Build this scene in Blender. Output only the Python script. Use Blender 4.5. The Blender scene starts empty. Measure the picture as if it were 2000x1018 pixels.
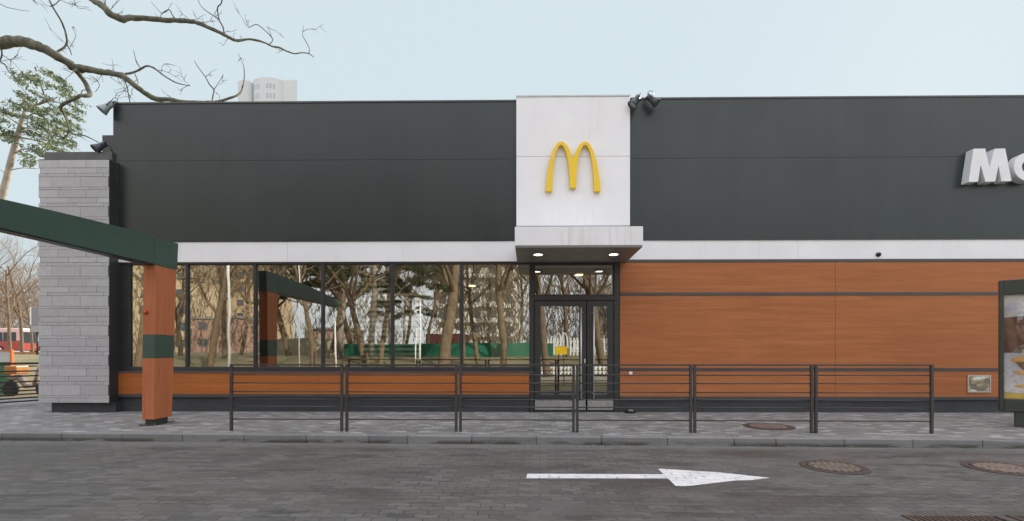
import bpy, bmesh, math, random
from mathutils import Vector, Matrix
R = math.radians
sc = bpy.context.scene
col = sc.collection
# ------------------------------------------------------------------ camera
CAMY, CAMZ, YAW, FPX, PX0, PY0 = -10.7, 1.31, 0.013, 960.0, 1022.5, 688.0
cd = bpy.data.cameras.new("camera")
cam = bpy.data.objects.new("camera", cd)
col.objects.link(cam)
cam.location = (0, CAMY, CAMZ)
cam.rotation_euler = (R(90), 0, YAW)
cd.sensor_width = 36
cd.lens = FPX / 2000 * 36
cd.shift_x = -(PX0 - 1000) / 2000
cd.shift_y = (PY0 - 509) / 2000
cd.clip_end = 3000
cd.clip_start = 0.1
sc.camera = cam
# ------------------------------------------------------------------ sky, sun, exposure
SUN_AZ, SUN_EL = R(40), R(26)
w = bpy.data.worlds.new("World")
sc.world = w
w.use_nodes = True
nt = w.node_tree
for n in list(nt.nodes):
    nt.nodes.remove(n)
wo = nt.nodes.new("ShaderNodeOutputWorld")
bg = nt.nodes.new("ShaderNodeBackground")
sky = nt.nodes.new("ShaderNodeTexSky")
sky.sky_type = 'NISHITA'
sky.sun_disc = False
sky.sun_elevation = SUN_EL
sky.sun_rotation = SUN_AZ
sky.air_density = 1.0
sky.dust_density = 0.6
sky.ozone_density = 1.0
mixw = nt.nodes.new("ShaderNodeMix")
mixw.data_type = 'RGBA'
mixw.inputs[0].default_value = 0.975      # thin high layer of cloud over the clear sky
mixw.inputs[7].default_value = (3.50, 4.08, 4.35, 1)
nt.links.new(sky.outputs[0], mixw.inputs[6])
# extra sky brightness added overhead and behind the camera, lifting the shaded front
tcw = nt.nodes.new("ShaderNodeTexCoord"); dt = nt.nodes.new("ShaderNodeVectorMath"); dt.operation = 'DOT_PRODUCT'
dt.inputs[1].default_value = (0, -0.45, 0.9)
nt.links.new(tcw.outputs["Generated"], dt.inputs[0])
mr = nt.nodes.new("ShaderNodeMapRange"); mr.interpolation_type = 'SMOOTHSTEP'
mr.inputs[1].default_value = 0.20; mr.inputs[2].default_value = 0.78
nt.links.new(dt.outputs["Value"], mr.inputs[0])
sky_boost = nt.nodes.new("ShaderNodeMix"); sky_boost.data_type = 'RGBA'
sky_boost.inputs[7].default_value = (9.3, 9.25, 9.7, 1)
nt.links.new(mr.outputs[0], sky_boost.inputs[0]); nt.links.new(mixw.outputs[2], sky_boost.inputs[6])
nt.links.new(sky_boost.outputs[2], bg.inputs[0])
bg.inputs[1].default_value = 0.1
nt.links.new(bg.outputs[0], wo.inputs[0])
sd = bpy.data.lights.new("sun", 'SUN')
sun = bpy.data.objects.new("sun", sd)
col.objects.link(sun)
sd.energy = 3.7
sd.angle = R(0.6)
sd.color = (1.0, 0.93, 0.82)
sv = Vector((math.sin(SUN_AZ) * math.cos(SUN_EL), math.cos(SUN_AZ) * math.cos(SUN_EL), math.sin(SUN_EL)))
sun.rotation_euler = sv.to_track_quat('Z', 'Y').to_euler()
sun.location = (30, 30, 40)
sc.view_settings.view_transform = 'Standard'
sc.view_settings.look = 'None'
sc.view_settings.exposure = 0.95
sc.view_settings.gamma = 1
sc.cycles.max_bounces = 8
sc.cycles.transparent_max_bounces = 12
sc.cycles.glossy_bounces = 4
sc.cycles.diffuse_bounces = 4

# ------------------------------------------------------------------ surveying helpers (photo pixel -> world point at a chosen real plane)
def ray(px, py):
    x, z = (px - PX0) / FPX, (PY0 - py) / FPX
    c, s = math.cos(YAW), math.sin(YAW)
    return (x * c - s, x * s + c, z)
def at(px, py, Y):
    d = ray(px, py); t = (Y - CAMY) / d[1]
    return Vector((d[0] * t, Y, CAMZ + d[2] * t))
def atz(px, py, Z):
    d = ray(px, py); t = (Z - CAMZ) / d[2]
    return Vector((d[0] * t, CAMY + d[1] * t, Z))
GLASS_Y = 0.10
def mir(px, py, dep):       # something seen mirrored in the shop window, dep metres away along the bounced ray
    p = at(px, py, CAMY + dep)
    return Vector((p.x, 2 * GLASS_Y - p.y, p.z))

# ------------------------------------------------------------------ mesh helpers
def rootloc(o):
    while o.parent: o = o.parent
    return o.location.copy()
class M:
    def __init__(s): s.v = []; s.f = []; s.sm = []
    def box(s, x0, x1, y0, y1, z0, z1, rot=0.0, c=None):
        if x0 > x1: x0, x1 = x1, x0
        if y0 > y1: y0, y1 = y1, y0
        if z0 > z1: z0, z1 = z1, z0
        b = len(s.v)
        pts = [(x0,y0,z0),(x1,y0,z0),(x1,y1,z0),(x0,y1,z0),(x0,y0,z1),(x1,y0,z1),(x1,y1,z1),(x0,y1,z1)]
        if rot:
            c = c or ((x0+x1)/2, (y0+y1)/2)
            cs, sn = math.cos(rot), math.sin(rot)
            pts = [(c[0]+(p[0]-c[0])*cs-(p[1]-c[1])*sn, c[1]+(p[0]-c[0])*sn+(p[1]-c[1])*cs, p[2]) for p in pts]
        s.v += pts
        for q in ((0,3,2,1),(4,5,6,7),(0,1,5,4),(1,2,6,5),(2,3,7,6),(3,0,4,7)):
            s.f.append(tuple(b+i for i in q)); s.sm.append(False)
        return s
    def tube(s, pts, rad, n=8, cap=True, smooth=True):
        pts = [Vector(p) for p in pts]
        if not hasattr(rad, '__len__'): rad = [rad] * len(pts)
        b = len(s.v); up = None
        for i, p in enumerate(pts):
            t = (pts[min(i+1, len(pts)-1)] - pts[max(i-1, 0)])
            if t.length < 1e-9: t = Vector((0,0,1))
            t.normalize()
            if up is None:
                up = Vector((0,0,1)) if abs(t.z) < .9 else Vector((1,0,0))
            u = (up - t * up.dot(t))
            if u.length < 1e-6: u = t.orthogonal()
            u.normalize(); vv = t.cross(u); up = u
            for k in range(n):
                a = 2*math.pi*(k+.5)/n
                s.v.append(tuple(p + (u*math.cos(a) + vv*math.sin(a))*rad[i]))
        for i in range(len(pts)-1):
            for k in range(n):
                k2 = (k+1) % n
                s.f.append((b+i*n+k, b+i*n+k2, b+(i+1)*n+k2, b+(i+1)*n+k)); s.sm.append(smooth)
        if cap:
            s.f.append(tuple(b+k for k in range(n-1,-1,-1))); s.sm.append(False)
            e = b+(len(pts)-1)*n
            s.f.append(tuple(e+k for k in range(n))); s.sm.append(False)
        return s
    def bar(s, a, b_, wd, ht=None):
        """square bar between two points"""
        ht = ht or wd
        a, b_ = Vector(a), Vector(b_); t = (b_-a).normalized()
        up = Vector((0,0,1)) if abs(t.z) < .95 else Vector((0,1,0))
        sd_ = t.cross(up).normalized(); u = sd_.cross(t).normalized()
        b = len(s.v)
        for p in (a, b_):
            for i, j in ((-1,-1),(1,-1),(1,1),(-1,1)):
                s.v.append(tuple(p + sd_*wd/2*i + u*ht/2*j))
        for q in ((0,1,2,3),(7,6,5,4),(0,4,5,1),(1,5,6,2),(2,6,7,3),(3,7,4,0)):
            s.f.append(tuple(b+i for i in q)); s.sm.append(False)
        return s
    def prism(s, poly, fa, fb):
        """poly: 2-D points; fa/fb map (u,v)->3-D for both caps"""
        b = len(s.v); n = len(poly)
        s.v += [tuple(fa(*p)) for p in poly] + [tuple(fb(*p)) for p in poly]
        s.f.append(tuple(range(b, b+n))); s.sm.append(False)
        s.f.append(tuple(range(b+2*n-1, b+n-1, -1))); s.sm.append(False)
        for i in range(n):
            j = (i+1) % n
            s.f.append((b+j, b+i, b+n+i, b+n+j)); s.sm.append(False)
        return s
    def lathe(s, prof, c, axis=(0,0,1), n=20, smooth=True):
        ax = Vector(axis).normalized(); c = Vector(c)
        u = ax.orthogonal().normalized(); vv = ax.cross(u)
        b = len(s.v)
        for r, h in prof:
            for k in range(n):
                a = 2*math.pi*k/n
                s.v.append(tuple(c + ax*h + (u*math.cos(a)+vv*math.sin(a))*r))
        for i in range(len(prof)-1):
            for k in range(n):
                k2 = (k+1) % n
                s.f.append((b+i*n+k, b+i*n+k2, b+(i+1)*n+k2, b+(i+1)*n+k)); s.sm.append(smooth)
        s.f.append(tuple(b+k for k in range(n-1,-1,-1))); s.sm.append(False)
        e = b+(len(prof)-1)*n
        s.f.append(tuple(e+k for k in range(n))); s.sm.append(False)
        return s
    def quad(s, *p):
        b = len(s.v); s.v += [tuple(q) for q in p]
        s.f.append(tuple(range(b, b+len(p)))); s.sm.append(False); return s
    def build(s, name, mat, parent=None, bevel=0, local=False, segs=2, norm=False):
        me = bpy.data.meshes.new(name)
        vs = s.v
        if parent is not None and not local:
            o = rootloc(parent)
            vs = [(a-o.x, b-o.y, c-o.z) for a, b, c in vs]
        me.from_pydata(vs, [], s.f)
        me.polygons.foreach_set('use_smooth', s.sm)
        me.update()
        if norm:
            bm = bmesh.new(); bm.from_mesh(me); bmesh.ops.recalc_face_normals(bm, faces=bm.faces); bm.to_mesh(me); bm.free()
        ob = bpy.data.objects.new(name, me)
        me.materials.append(mat)
        col.objects.link(ob)
        if parent is not None: ob.parent = parent
        if bevel:
            m = ob.modifiers.new("bevel", 'BEVEL'); m.width = bevel; m.segments = segs; m.limit_method = 'ANGLE'
        return ob
def tag(o, label=None, cat=None, group=None, kind=None):
    if label: o["label"] = label
    if cat: o["category"] = cat
    if group: o["group"] = group
    if kind: o["kind"] = kind
    return o
def thing(name, loc, label, cat, group=None):
    e = bpy.data.objects.new(name, None); e.location = loc; e.empty_display_size = .3
    col.objects.link(e)
    return tag(e, label, cat, group)
def dup(root, loc=None, rz=None, scale=None, label=None, group=None):
    r = root.copy(); col.objects.link(r)
    if loc is not None: r.location = loc
    if rz is not None: r.rotation_euler = (0, 0, rz)
    if scale is not None: r.scale = scale
    if label: r["label"] = label
    if group: r["group"] = group
    for ch in list(root.children):
        c = ch.copy(); col.objects.link(c); c.parent = r
        for g in list(ch.children):
            d = g.copy(); col.objects.link(d); d.parent = c
    return r

# ------------------------------------------------------------------ materials
class Mt:
    def __init__(s, name, base=(.5,.5,.5), rough=.6, metal=0, spec=.5):
        s.m = bpy.data.materials.new(name); s.m.use_nodes = True
        s.nt = s.m.node_tree; s.b = s.nt.nodes["Principled BSDF"]
        s.b.inputs["Base Color"].default_value = (*base, 1)
        s.b.inputs["Roughness"].default_value = rough
        s.b.inputs["Metallic"].default_value = metal
        s.b.inputs["Specular IOR Level"].default_value = spec
        s.base = base; s.colsock = None; s._tc = None
    def N(s, t, **k):
        n = s.nt.nodes.new(t)
        for a, v in k.items(): setattr(n, a, v)
        return n
    def L(s, a, b): s.nt.links.new(a, b)
    def co(s, scale=(1,1,1), rot=(0,0,0)):
        if not s._tc: s._tc = s.N("ShaderNodeTexCoord")
        mp = s.N("ShaderNodeMapping"); mp.inputs["Scale"].default_value = scale; mp.inputs["Rotation"].default_value = rot
        s.L(s._tc.outputs["Object"], mp.inputs[0]); return mp.outputs[0]
    def noise(s, sc_=5, det=4, rough=.55, scale=(1,1,1), vec=None, dist=0):
        n = s.N("ShaderNodeTexNoise"); n.inputs["Scale"].default_value = sc_; n.inputs["Detail"].default_value = det
        n.inputs["Roughness"].default_value = rough; n.inputs["Distortion"].default_value = dist
        s.L(vec if vec is not None else s.co(scale), n.inputs["Vector"]); return n.outputs["Fac"]
    def ramp(s, fac, stops):
        r = s.N("ShaderNodeValToRGB"); e = r.color_ramp.elements
        while len(e) < len(stops): e.new(.5)
        for i, (p, c) in enumerate(stops):
            e[i].position = p; e[i].color = (*c, 1) if len(c) == 3 else c
        s.L(fac, r.inputs[0]); return r.outputs[0]
    def rampf(s, fac, a, b):
        r = s.N("ShaderNodeMapRange"); r.inputs[1].default_value = a; r.inputs[2].default_value = b; r.clamp = True
        s.L(fac, r.inputs[0]); return r.outputs[0]
    def mix(s, fac, a, b, mode='MIX'):
        m = s.N("ShaderNodeMix"); m.data_type = 'RGBA'; m.blend_type = mode
        for sock, v in ((m.inputs[0], fac), (m.inputs[6], a), (m.inputs[7], b)):
            if isinstance(v, (int, float)): sock.default_value = v
            elif isinstance(v, tuple): sock.default_value = (*v, 1)
            else: s.L(v, sock)
        return m.outputs[2]
    def math(s, op, a, b=0.0):
        m = s.N("ShaderNodeMath", operation=op)
        for sock, v in ((m.inputs[0], a), (m.inputs[1], b)):
            if isinstance(v, (int, float)): sock.default_value = v
            else: s.L(v, sock)
        return m.outputs[0]
    def setc(s, c): s.L(c, s.b.inputs["Base Color"]); s.colsock = c; return s
    def setr(s, r): s.L(r, s.b.inputs["Roughness"]); return s
    def bump(s, h, strength=.3, dist=.01):
        b = s.N("ShaderNodeBump"); b.inputs["Strength"].default_value = strength; b.inputs["Distance"].default_value = dist
        s.L(h, b.inputs["Height"]); s.L(b.outputs[0], s.b.inputs["Normal"]); return s
def plain(name, base, rough=.6, metal=0, var=.12, scale=6, spec=.5, bump=0):
    m = Mt(name, base, rough, metal, spec)
    n = m.noise(scale, 5)
    lo = tuple(c*(1-var) for c in base); hi = tuple(min(1, c*(1+var)) for c in base)
    m.setc(m.ramp(n, [(.3, lo), (.7, hi)]))
    m.setr(m.rampf(m.noise(scale*2.3, 3), -.2 + rough*0, 1.2) if False else m.math('MULTIPLY_ADD', m.noise(scale*2.3, 3), .25) if False else m.ramp(m.noise(scale*2.3, 3), [(.3, (max(0, rough-.08),)*3), (.7, (min(1, rough+.08),)*3)]))
    if bump: m.bump(m.noise(scale*6, 4), bump, .01)
    return m.m
def emit(name, c, s):
    m = Mt(name, c, .5); m.b.inputs["Emission Color"].default_value = (*c, 1); m.b.inputs["Emission Strength"].default_value = s; return m.m

# aluminium composite fascia, semi-gloss dark
def m_fascia():
    m = Mt("dark fascia panel", (.035,.038,.038), .32, 0, .5)
    st = m.noise(2.2, 5, .6, (1.2, 1.2, .12))
    big = m.noise(.35, 3)
    c = m.ramp(st, [(.35, (.014,.023,.023)), (.7, (.019,.030,.029))])
    c = m.mix(m.math('MULTIPLY', m.rampf(big, .35, .7), .35), c, (.024,.036,.034))
    m.setc(c); m.setr(m.ramp(m.noise(.8, 4), [(.3, (.28,)*3), (.75, (.38,)*3)]))
    m.bump(m.noise(.45, 2, .4), .35, .03); return m.m
def m_white():
    m = Mt("white composite panel", (.78,.79,.82), .42)
    st = m.noise(7, 4, .6, (1.6, 1.6, .07))
    rare = m.noise(.45, 2, .5, (1.3, 1.3, .3))
    k = m.math('MULTIPLY', m.rampf(st, .52, .74), m.rampf(rare, .54, .70))
    c = m.ramp(m.noise(1.1, 4), [(.3, (.74,.75,.78)), (.7, (.81,.82,.85))])
    m.setc(m.mix(m.math('MULTIPLY', k, .5), c, (.42,.40,.38))); return m.m
def m_wood(name, a, b, c_, vertical=False):
    m = Mt(name, a, .55, 0, .22)
    sc1 = (7, 7, .5) if vertical else (.35, 7, 9)
    sc2 = (30, 30, 1.2) if vertical else (.9, 30, 46)
    n1 = m.noise(1.6, 5, .6, sc1, dist=.8); n2 = m.noise(2.0, 3, .7, sc2)
    n3 = m.noise(.7, 2, .5, (1, 1, .6))
    col_ = m.ramp(n1, [(.28, a), (.5, b), (.74, c_)])
    col_ = m.mix(m.math('MULTIPLY', m.rampf(n2, .45, .75), .45), col_, tuple(x*.62 for x in a))
    col_ = m.mix(m.math('MULTIPLY', m.rampf(n3, .35, .7), .25), col_, tuple(x*1.25 for x in b))
    m.setc(col_); m.setr(m.ramp(n2, [(.3, (.48,)*3), (.7, (.6,)*3)])); m.bump(n2, .08, .003); return m.m
def m_stone():
    m = Mt("grey stone cladding", (.3,.3,.32), .8)
    geo = m.N("ShaderNodeNewGeometry")
    isl = geo.outputs["Random Per Island"]
    c = m.ramp(isl, [(0, (.39,.385,.40)), (.5, (.42,.415,.43)), (1, (.47,.465,.48))])
    n = m.noise(9, 6, .65)
    c = m.mix(m.math('MULTIPLY', m.rampf(n, .35, .75), .4), c, (.27,.265,.275))
    f = m.noise(70, 3, .6)
    c = m.mix(m.math('MULTIPLY', m.rampf(f, .55, .8), .3), c, (.55,.55,.56))
    m.setc(c); m.bump(m.mix(.5, m.noise(14, 6), m.noise(60, 4)), .35, .008); return m.m
def paver_fac(m, wx, wy, mortar, zig=0, tilt=0):
    tc = m.co((1,1,1), (0,0,tilt))
    sx = m.N("ShaderNodeSeparateXYZ"); m.L(tc, sx.inputs[0])
    x, y = sx.outputs[0], sx.outputs[1]
    if zig:
        px = m.math('PINGPONG', x, wx/2); py = m.math('PINGPONG', y, wy/2)
        y2 = m.math('ADD', y, m.math('MULTIPLY', px, zig)); x2 = m.math('ADD', x, m.math('MULTIPLY', py, zig*.7))
    else: x2, y2 = x, y
    cb = m.N("ShaderNodeCombineXYZ"); m.L(x2, cb.inputs[0]); m.L(y2, cb.inputs[1])
    br = m.N("ShaderNodeTexBrick"); m.L(cb.outputs[0], br.inputs["Vector"])
    br.inputs["Scale"].default_value = 1; br.inputs["Brick Width"].default_value = wx; br.inputs["Row Height"].default_value = wy
    br.inputs["Mortar Size"].default_value = mortar; br.inputs["Mortar Smooth"].default_value = .3; br.inputs["Bias"].default_value = 0
    br.inputs["Color1"].default_value = (0,0,0,1); br.inputs["Color2"].default_value = (1,1,1,1); br.inputs["Mortar"].default_value = (.5,.5,.5,1)
    return br.outputs["Color"], br.outputs["Fac"]
ROADK = (-3.2, .03)
def m_road():
    m = Mt("dark interlocking road pavers", (.12,.12,.12), .75)
    cr, jf = paver_fac(m, .22, .11, .007, .32, .02)
    c = m.ramp(cr, [(0, (.066,.063,.059)), (1, (.118,.112,.105))])
    dirt = m.noise(1.3, 6, .62, (.55, 1.5, 1)); st = m.noise(.45, 4, .6, (.8, 1.6, 1)); sp = m.noise(140, 3, .6)
    c = m.mix(m.math('MULTIPLY', m.rampf(dirt, .42, .7), .5), c, (.130,.123,.114))
    c = m.mix(m.math('MULTIPLY', m.rampf(st, .50, .62), .62), c, (.042,.041,.034))
    sm = m.noise(1.9, 5, .62, (.55, 2.2, 1)); c = m.mix(m.math('MULTIPLY', m.rampf(sm, .545, .63), .68), c, (.036,.035,.031))
    sx = m.N("ShaderNodeSeparateXYZ"); m.L(m.co(), sx.inputs[0])
    dk = m.math('SUBTRACT', sx.outputs[1], m.math('MULTIPLY', sx.outputs[0], ROADK[1]))
    dust = m.math('MULTIPLY', m.rampf(m.math('ADD', dk, m.math('MULTIPLY', m.noise(3, 4), .22)), ROADK[0]-.30, ROADK[0]+.06), .55)
    c = m.mix(dust, c, (.20,.195,.188))
    warm = m.noise(.9, 3, .5)
    c = m.mix(m.math('MULTIPLY', m.rampf(warm, .52, .7), .35), c, (.115,.090,.075))
    c = m.mix(m.math('MULTIPLY', m.rampf(sp, .5, .75), .35), c, (.16,.155,.15))
    fade = m.math('MULTIPLY', jf, m.rampf(m.noise(2.6, 5, .65), .36, .62))
    c = m.mix(m.math('MULTIPLY', fade, .72), c, (.022,.021,.020))
    m.setc(c); m.setr(m.ramp(st, [(.5, (.8,)*3), (.68, (.5,)*3)]))
    h = m.math('SUBTRACT', m.math('MULTIPLY', sp, .25), jf); m.bump(h, .7, .007); return m.m
def m_side():
    m = Mt("mixed grey pavement pavers", (.2,.2,.2), .8)
    cr, jf = paver_fac(m, .20, .10, .005, 0, .012)
    c = m.ramp(cr, [(0, (.125,.125,.126)), (.3, (.17,.168,.166)), (.5, (.225,.215,.207)), (.72, (.205,.207,.208)), (.86, (.30,.302,.303)), (1, (.40,.403,.405))])
    n = m.noise(3, 5); c = m.mix(m.math('MULTIPLY', m.rampf(n, .35, .7), .35), c, (.19,.185,.18))
    c = m.mix(m.math('MULTIPLY', m.rampf(m.noise(120, 3), .5, .75), .25), c, (.32,.32,.32))
    c = m.mix(m.math('MULTIPLY', jf, .7), c, (.075,.073,.07))
    m.setc(c); h = m.math('SUBTRACT', m.math('MULTIPLY', m.noise(120, 3), .3), jf); m.bump(h, .5, .005); return m.m
def m_kerb():
    m = Mt("concrete kerb", (.22,.23,.235), .8)
    geo = m.N("ShaderNodeNewGeometry")
    c = m.ramp(geo.outputs["Random Per Island"], [(0, (.15,.152,.152)), (1, (.20,.203,.203))])
    c = m.mix(m.math('MULTIPLY', m.rampf(m.noise(4, 6, .65), .35, .7), .5), c, (.25,.25,.25))
    # moss and mud splashed in patches along the foot
    sx = m.N("ShaderNodeSeparateXYZ"); m.L(m.co(), sx.inputs[0])
    low = m.rampf(sx.outputs[2], -.045, -.085)
    pat = m.rampf(m.noise(1.1, 5, .6, (1, 1, 5)), .47, .55)
    c = m.mix(m.math('MULTIPLY', m.math('MULTIPLY', low, pat), .85), c, (.055,.05,.038))
    m.setc(c); m.bump(m.noise(45, 5), .4, .008); return m.m
def m_paint():
    m = Mt("worn white road paint", (.75,.75,.75), .6)
    cr, jf = paver_fac(m, .22, .11, .007, .32, .02)
    c = m.ramp(m.noise(3, 5), [(.3, (.60,.60,.61)), (.7, (.76,.76,.77))])
    c = m.mix(m.math('MULTIPLY', m.math('MULTIPLY', jf, m.rampf(m.noise(5, 4), .38, .58)), .85), c, (.13,.13,.13))
    wn = m.noise(8, 7, .75, (.6, 1.5, 1)); c = m.mix(m.rampf(wn, .60, .66), c, (.12,.118,.112))
    c = m.mix(m.math('MULTIPLY', m.rampf(m.noise(1.2, 5), .45, .7), .3), c, (.48,.47,.46))
    m.setc(c); m.bump(m.math('SUBTRACT', 1.0, jf), .4, .004); return m.m
def m_ground():
    m = Mt("winter grass and earth", (.1,.1,.05), .95)
    c = m.ramp(m.noise(.35, 6, .62), [(.35, (.24,.18,.11)), (.52, (.19,.155,.08)), (.68, (.09,.12,.035))])
    c = m.mix(m.math('MULTIPLY', m.rampf(m.noise(9, 5, .7), .4, .7), .6), c, (.20,.165,.09))
    m.setc(c); m.bump(m.noise(30, 4), .8, .03); return m.m
def m_bark(name, a, b):
    m = Mt(name, a, .9); n = m.noise(9, 6, .65, (1, 1, .3))
    c = m.ramp(n, [(.3, a), (.7, b)]); c = m.mix(m.math('MULTIPLY', m.rampf(m.noise(2.5, 3), .5, .65), .5), c, tuple(x*.55 for x in a))
    m.setc(c); m.bump(m.noise(26, 5, .7, (1, 1, .35)), .7, .02); return m.m
def m_leaf(name, a, b):
    m = Mt(name, a, .7, 0, .3); geo = m.N("ShaderNodeNewGeometry")
    c = m.ramp(geo.outputs["Random Per Island"], [(0, a), (1, b)])
    m.setc(m.mix(m.rampf(m.noise(.9, 3), .4, .65), c, tuple(x*.72 for x in a))); return m.m
def m_glass(name="window glass", refl=.30, tint=(.88,.89,.85)):
    m = bpy.data.materials.new(name); m.use_nodes = True; t = m.node_tree
    for n in list(t.nodes): t.nodes.remove(n)
    o = t.nodes.new("ShaderNodeOutputMaterial"); g = t.nodes.new("ShaderNodeBsdfGlossy"); tr = t.nodes.new("ShaderNodeBsdfTransparent")
    mx = t.nodes.new("ShaderNodeMixShader"); lw = t.nodes.new("ShaderNodeFresnel"); lw.inputs[0].default_value = 1.5
    ma = t.nodes.new("ShaderNodeMath"); ma.operation = 'MULTIPLY_ADD'; ma.inputs[1].default_value = .6; ma.inputs[2].default_value = refl
    g.inputs["Roughness"].default_value = 0.0; g.inputs["Color"].default_value = (.97, .97, .93, 1); tr.inputs[0].default_value = (*tint, 1)
    tc = t.nodes.new("ShaderNodeTexCoord"); nz = t.nodes.new("ShaderNodeTexNoise"); nz.inputs["Scale"].default_value = 1.1; nz.inputs["Detail"].default_value = 1
    bp = t.nodes.new("ShaderNodeBump"); bp.inputs["Strength"].default_value = .03; bp.inputs["Distance"].default_value = .05
    t.links.new(tc.outputs["Object"], nz.inputs["Vector"]); t.links.new(nz.outputs["Fac"], bp.inputs["Height"]); t.links.new(bp.outputs[0], g.inputs["Normal"])
    t.links.new(lw.outputs[0], ma.inputs[0]); t.links.new(ma.outputs[0], mx.inputs[0]); t.links.new(tr.outputs[0], mx.inputs[1]); t.links.new(g.outputs[0], mx.inputs[2])
    t.links.new(mx.outputs[0], o.inputs[0]); return m
def m_facade(name, base, var=.08):
    return plain(name, base, .85, 0, var, .8)

MF, MW = m_fascia(), m_white()
WOODR = m_wood("wood-look wall board", (.315,.108,.038), (.38,.138,.052), (.45,.172,.069))
WOODL = m_wood("wood-look sill board", (.33,.098,.022), (.39,.125,.032), (.45,.152,.044))
WOODP = m_wood("reddish wood-look pillar board", (.38,.120,.050), (.45,.152,.066), (.51,.185,.084), True)
STONE = m_stone()
K0, K1 = atz(0, 860.5, -.117), atz(2000, 876.5, -.117)
ROADK = (K0.y - K0.x*(K1.y-K0.y)/(K1.x-K0.x), (K1.y-K0.y)/(K1.x-K0.x))
ROAD, SIDE, KERB, PAINT, GROUND = m_road(), m_side(), m_kerb(), m_paint(), m_ground()
GLASS = m_glass()
GLASSD = m_glass("door glass", .27, (.75,.77,.75))
FRAME = plain("charcoal window frame", (.030,.032,.034), .38, 0, .12, 3)
PLINTH = plain("dark plinth tile", (.038,.042,.050), .5, 0, .2, 2.5)
STRIP = plain("dark grey trim strip", (.055,.058,.062), .4, 0, .15, 3)
CAPM = plain("dark grey coping sheet", (.072,.074,.077), .45, 0, .12, 3)
RAIL = plain("brown-grey painted railing steel", (.050,.046,.045), .42, 0, .18, 9)
GREEN = plain("dark green painted metal", (.042,.080,.060), .42, 0, .08, 1.4)
GREEND = plain("black-green painted metal", (.040,.048,.040), .4, 0, .15, 4)
YEL = plain("yellow sign plastic", (.80,.53,.015), .35, 0, .05, 3)
WLET = plain("white letter plastic", (.72,.74,.77), .35, 0, .05, 4)
STEEL = plain("brushed steel", (.60,.60,.60), .35, .5, .05)
SATIN = plain("scuffed steel kick plate", (.42,.42,.42), .22, .6, .12, 5)
DARKINT = plain("brown interior wall", (.085,.066,.050), .85, 0, .25, .8)
INTFLOOR = plain("interior floor tile", (.16,.13,.10), .35, 0, .2, 2)
SLATM = plain("pale wooden slat", (.85,.74,.54), .6, 0, .15, 5)
BLIND = plain("pale roller blind fabric", (.52,.50,.38), .9, 0, .08, 3)
LAMP = emit("lit downlight", (1.0, .90, .74), 2.6)
LAMPW = emit("lit warm ceiling lamp", (1.0, .72, .42), 3.0)
RUST = plain("rusty cast iron", (.19,.155,.125), .7, .2, .3, 18, bump=.3)
RUSTD = plain("dark rusty steel grate", (.10,.070,.055), .75, .2, .3, 18, bump=.3)
BLACKP = plain("black plastic", (.012,.012,.013), .4)
LGREY = plain("weathered grey lamp housing", (.24,.28,.28), .4, .3, .1, 10)
DGREY = plain("dark grey lamp housing", (.05,.055,.07), .4, .3, .15, 10)
REDP = plain("red plastic", (.45,.02,.015), .4)
WHP = plain("white plastic", (.75,.75,.75), .5)

# ------------------------------------------------------------------ ground
def sst(a, b, x):
    t = max(0, min(1, (x-a)/(b-a))); return t*t*(3-2*t)
ZR = -0.117
def tz(x, y):
    z = -0.16 + 1.1*sst(-20, -31, y) + .006*max(0, -31-y)
    return z + 1.30*sst(4, 16, y)
g = M(); xs = [-400,-250,-160,-110,-80]+[-60+3*i for i in range(41)]+[80,110,160,250,400]
ys = [-400,-250,-160,-110,-80]+[-60+2*i for i in range(61)]+[80,110,160,250,400]
for y in ys:
    for x in xs: g.v.append((x, y, tz(x, y)))
nx = len(xs)
for j in range(len(ys)-1):
    for i in range(nx-1):
        a = j*nx+i; g.f.append((a, a+1, a+nx+1, a+nx)); g.sm.append(True)
tag(g.build("ground", GROUND), kind="structure")
K0, K1 = atz(0, 860.5, ZR), atz(2000, 876.5, ZR)
ks = (K1.y-K0.y)/(K1.x-K0.x)
def kerby(x): return K0.y + (x-K0.x)*ks
r = M()
r.box(-60, 60, -7.4, -2.4, ZR-.3, ZR)
tag(r.build("road", ROAD), kind="structure")
pth = M(); pth.box(-60, 60, -20.2, -14, -.35, -.13)
tag(pth.build("path", plain("pale gravel path", (.30,.26,.20), .9, 0, .2, 3)), kind="structure")
def drop(x): return -.075*sst(6.9, 8.6, x)
# kerb stones
kb = M(); KW = .15; L = 1.0; x = -40.0; rng = random.Random(4)
while x < 40:
    x1 = x+L-.006
    for _ in range(1):
        j = rng.uniform(-.003, .003); y0a, y0b = kerby(x)+j, kerby(x1)+j
        zt0, zt1 = .006+drop(x)+rng.uniform(-.002,.002), .006+drop(x1)+rng.uniform(-.002,.002)
        b = len(kb.v)
        kb.v += [(x,y0a,-.3),(x1,y0b,-.3),(x1,y0b+KW,-.3),(x,y0a+KW,-.3),(x,y0a,zt0),(x1,y0b,zt1),(x1,y0b+KW,zt1),(x,y0a+KW,zt0)]
        for q in ((0,3,2,1),(4,5,6,7),(0,1,5,4),(1,2,6,5),(2,3,7,6),(3,0,4,7)): kb.f.append(tuple(b+i for i in q)); kb.sm.append(False)
    x += L
    L = rng.choice((1.0, 1.0, 1.0, .62, 1.0))
tag(kb.build("kerb", KERB, bevel=.012), kind="structure")
s_ = M(); cols = [-40+.5*i for i in range(161)]
for x in cols:
    yk = kerby(x)+KW
    for t, yy in enumerate((yk, yk+.5, yk+1.0, .35, 3.2)):
        s_.v.append((x, yy, (drop(x) if t == 0 else drop(x)*.5 if t == 1 else 0)))
for i in range(len(cols)-1):
    for k in range(4):
        a = i*5+k; s_.f.append((a, a+5, a+6, a+1)); s_.sm.append(True)
s_.box(-40, 40, -2.4, 3.2, -.3, -.12)
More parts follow.
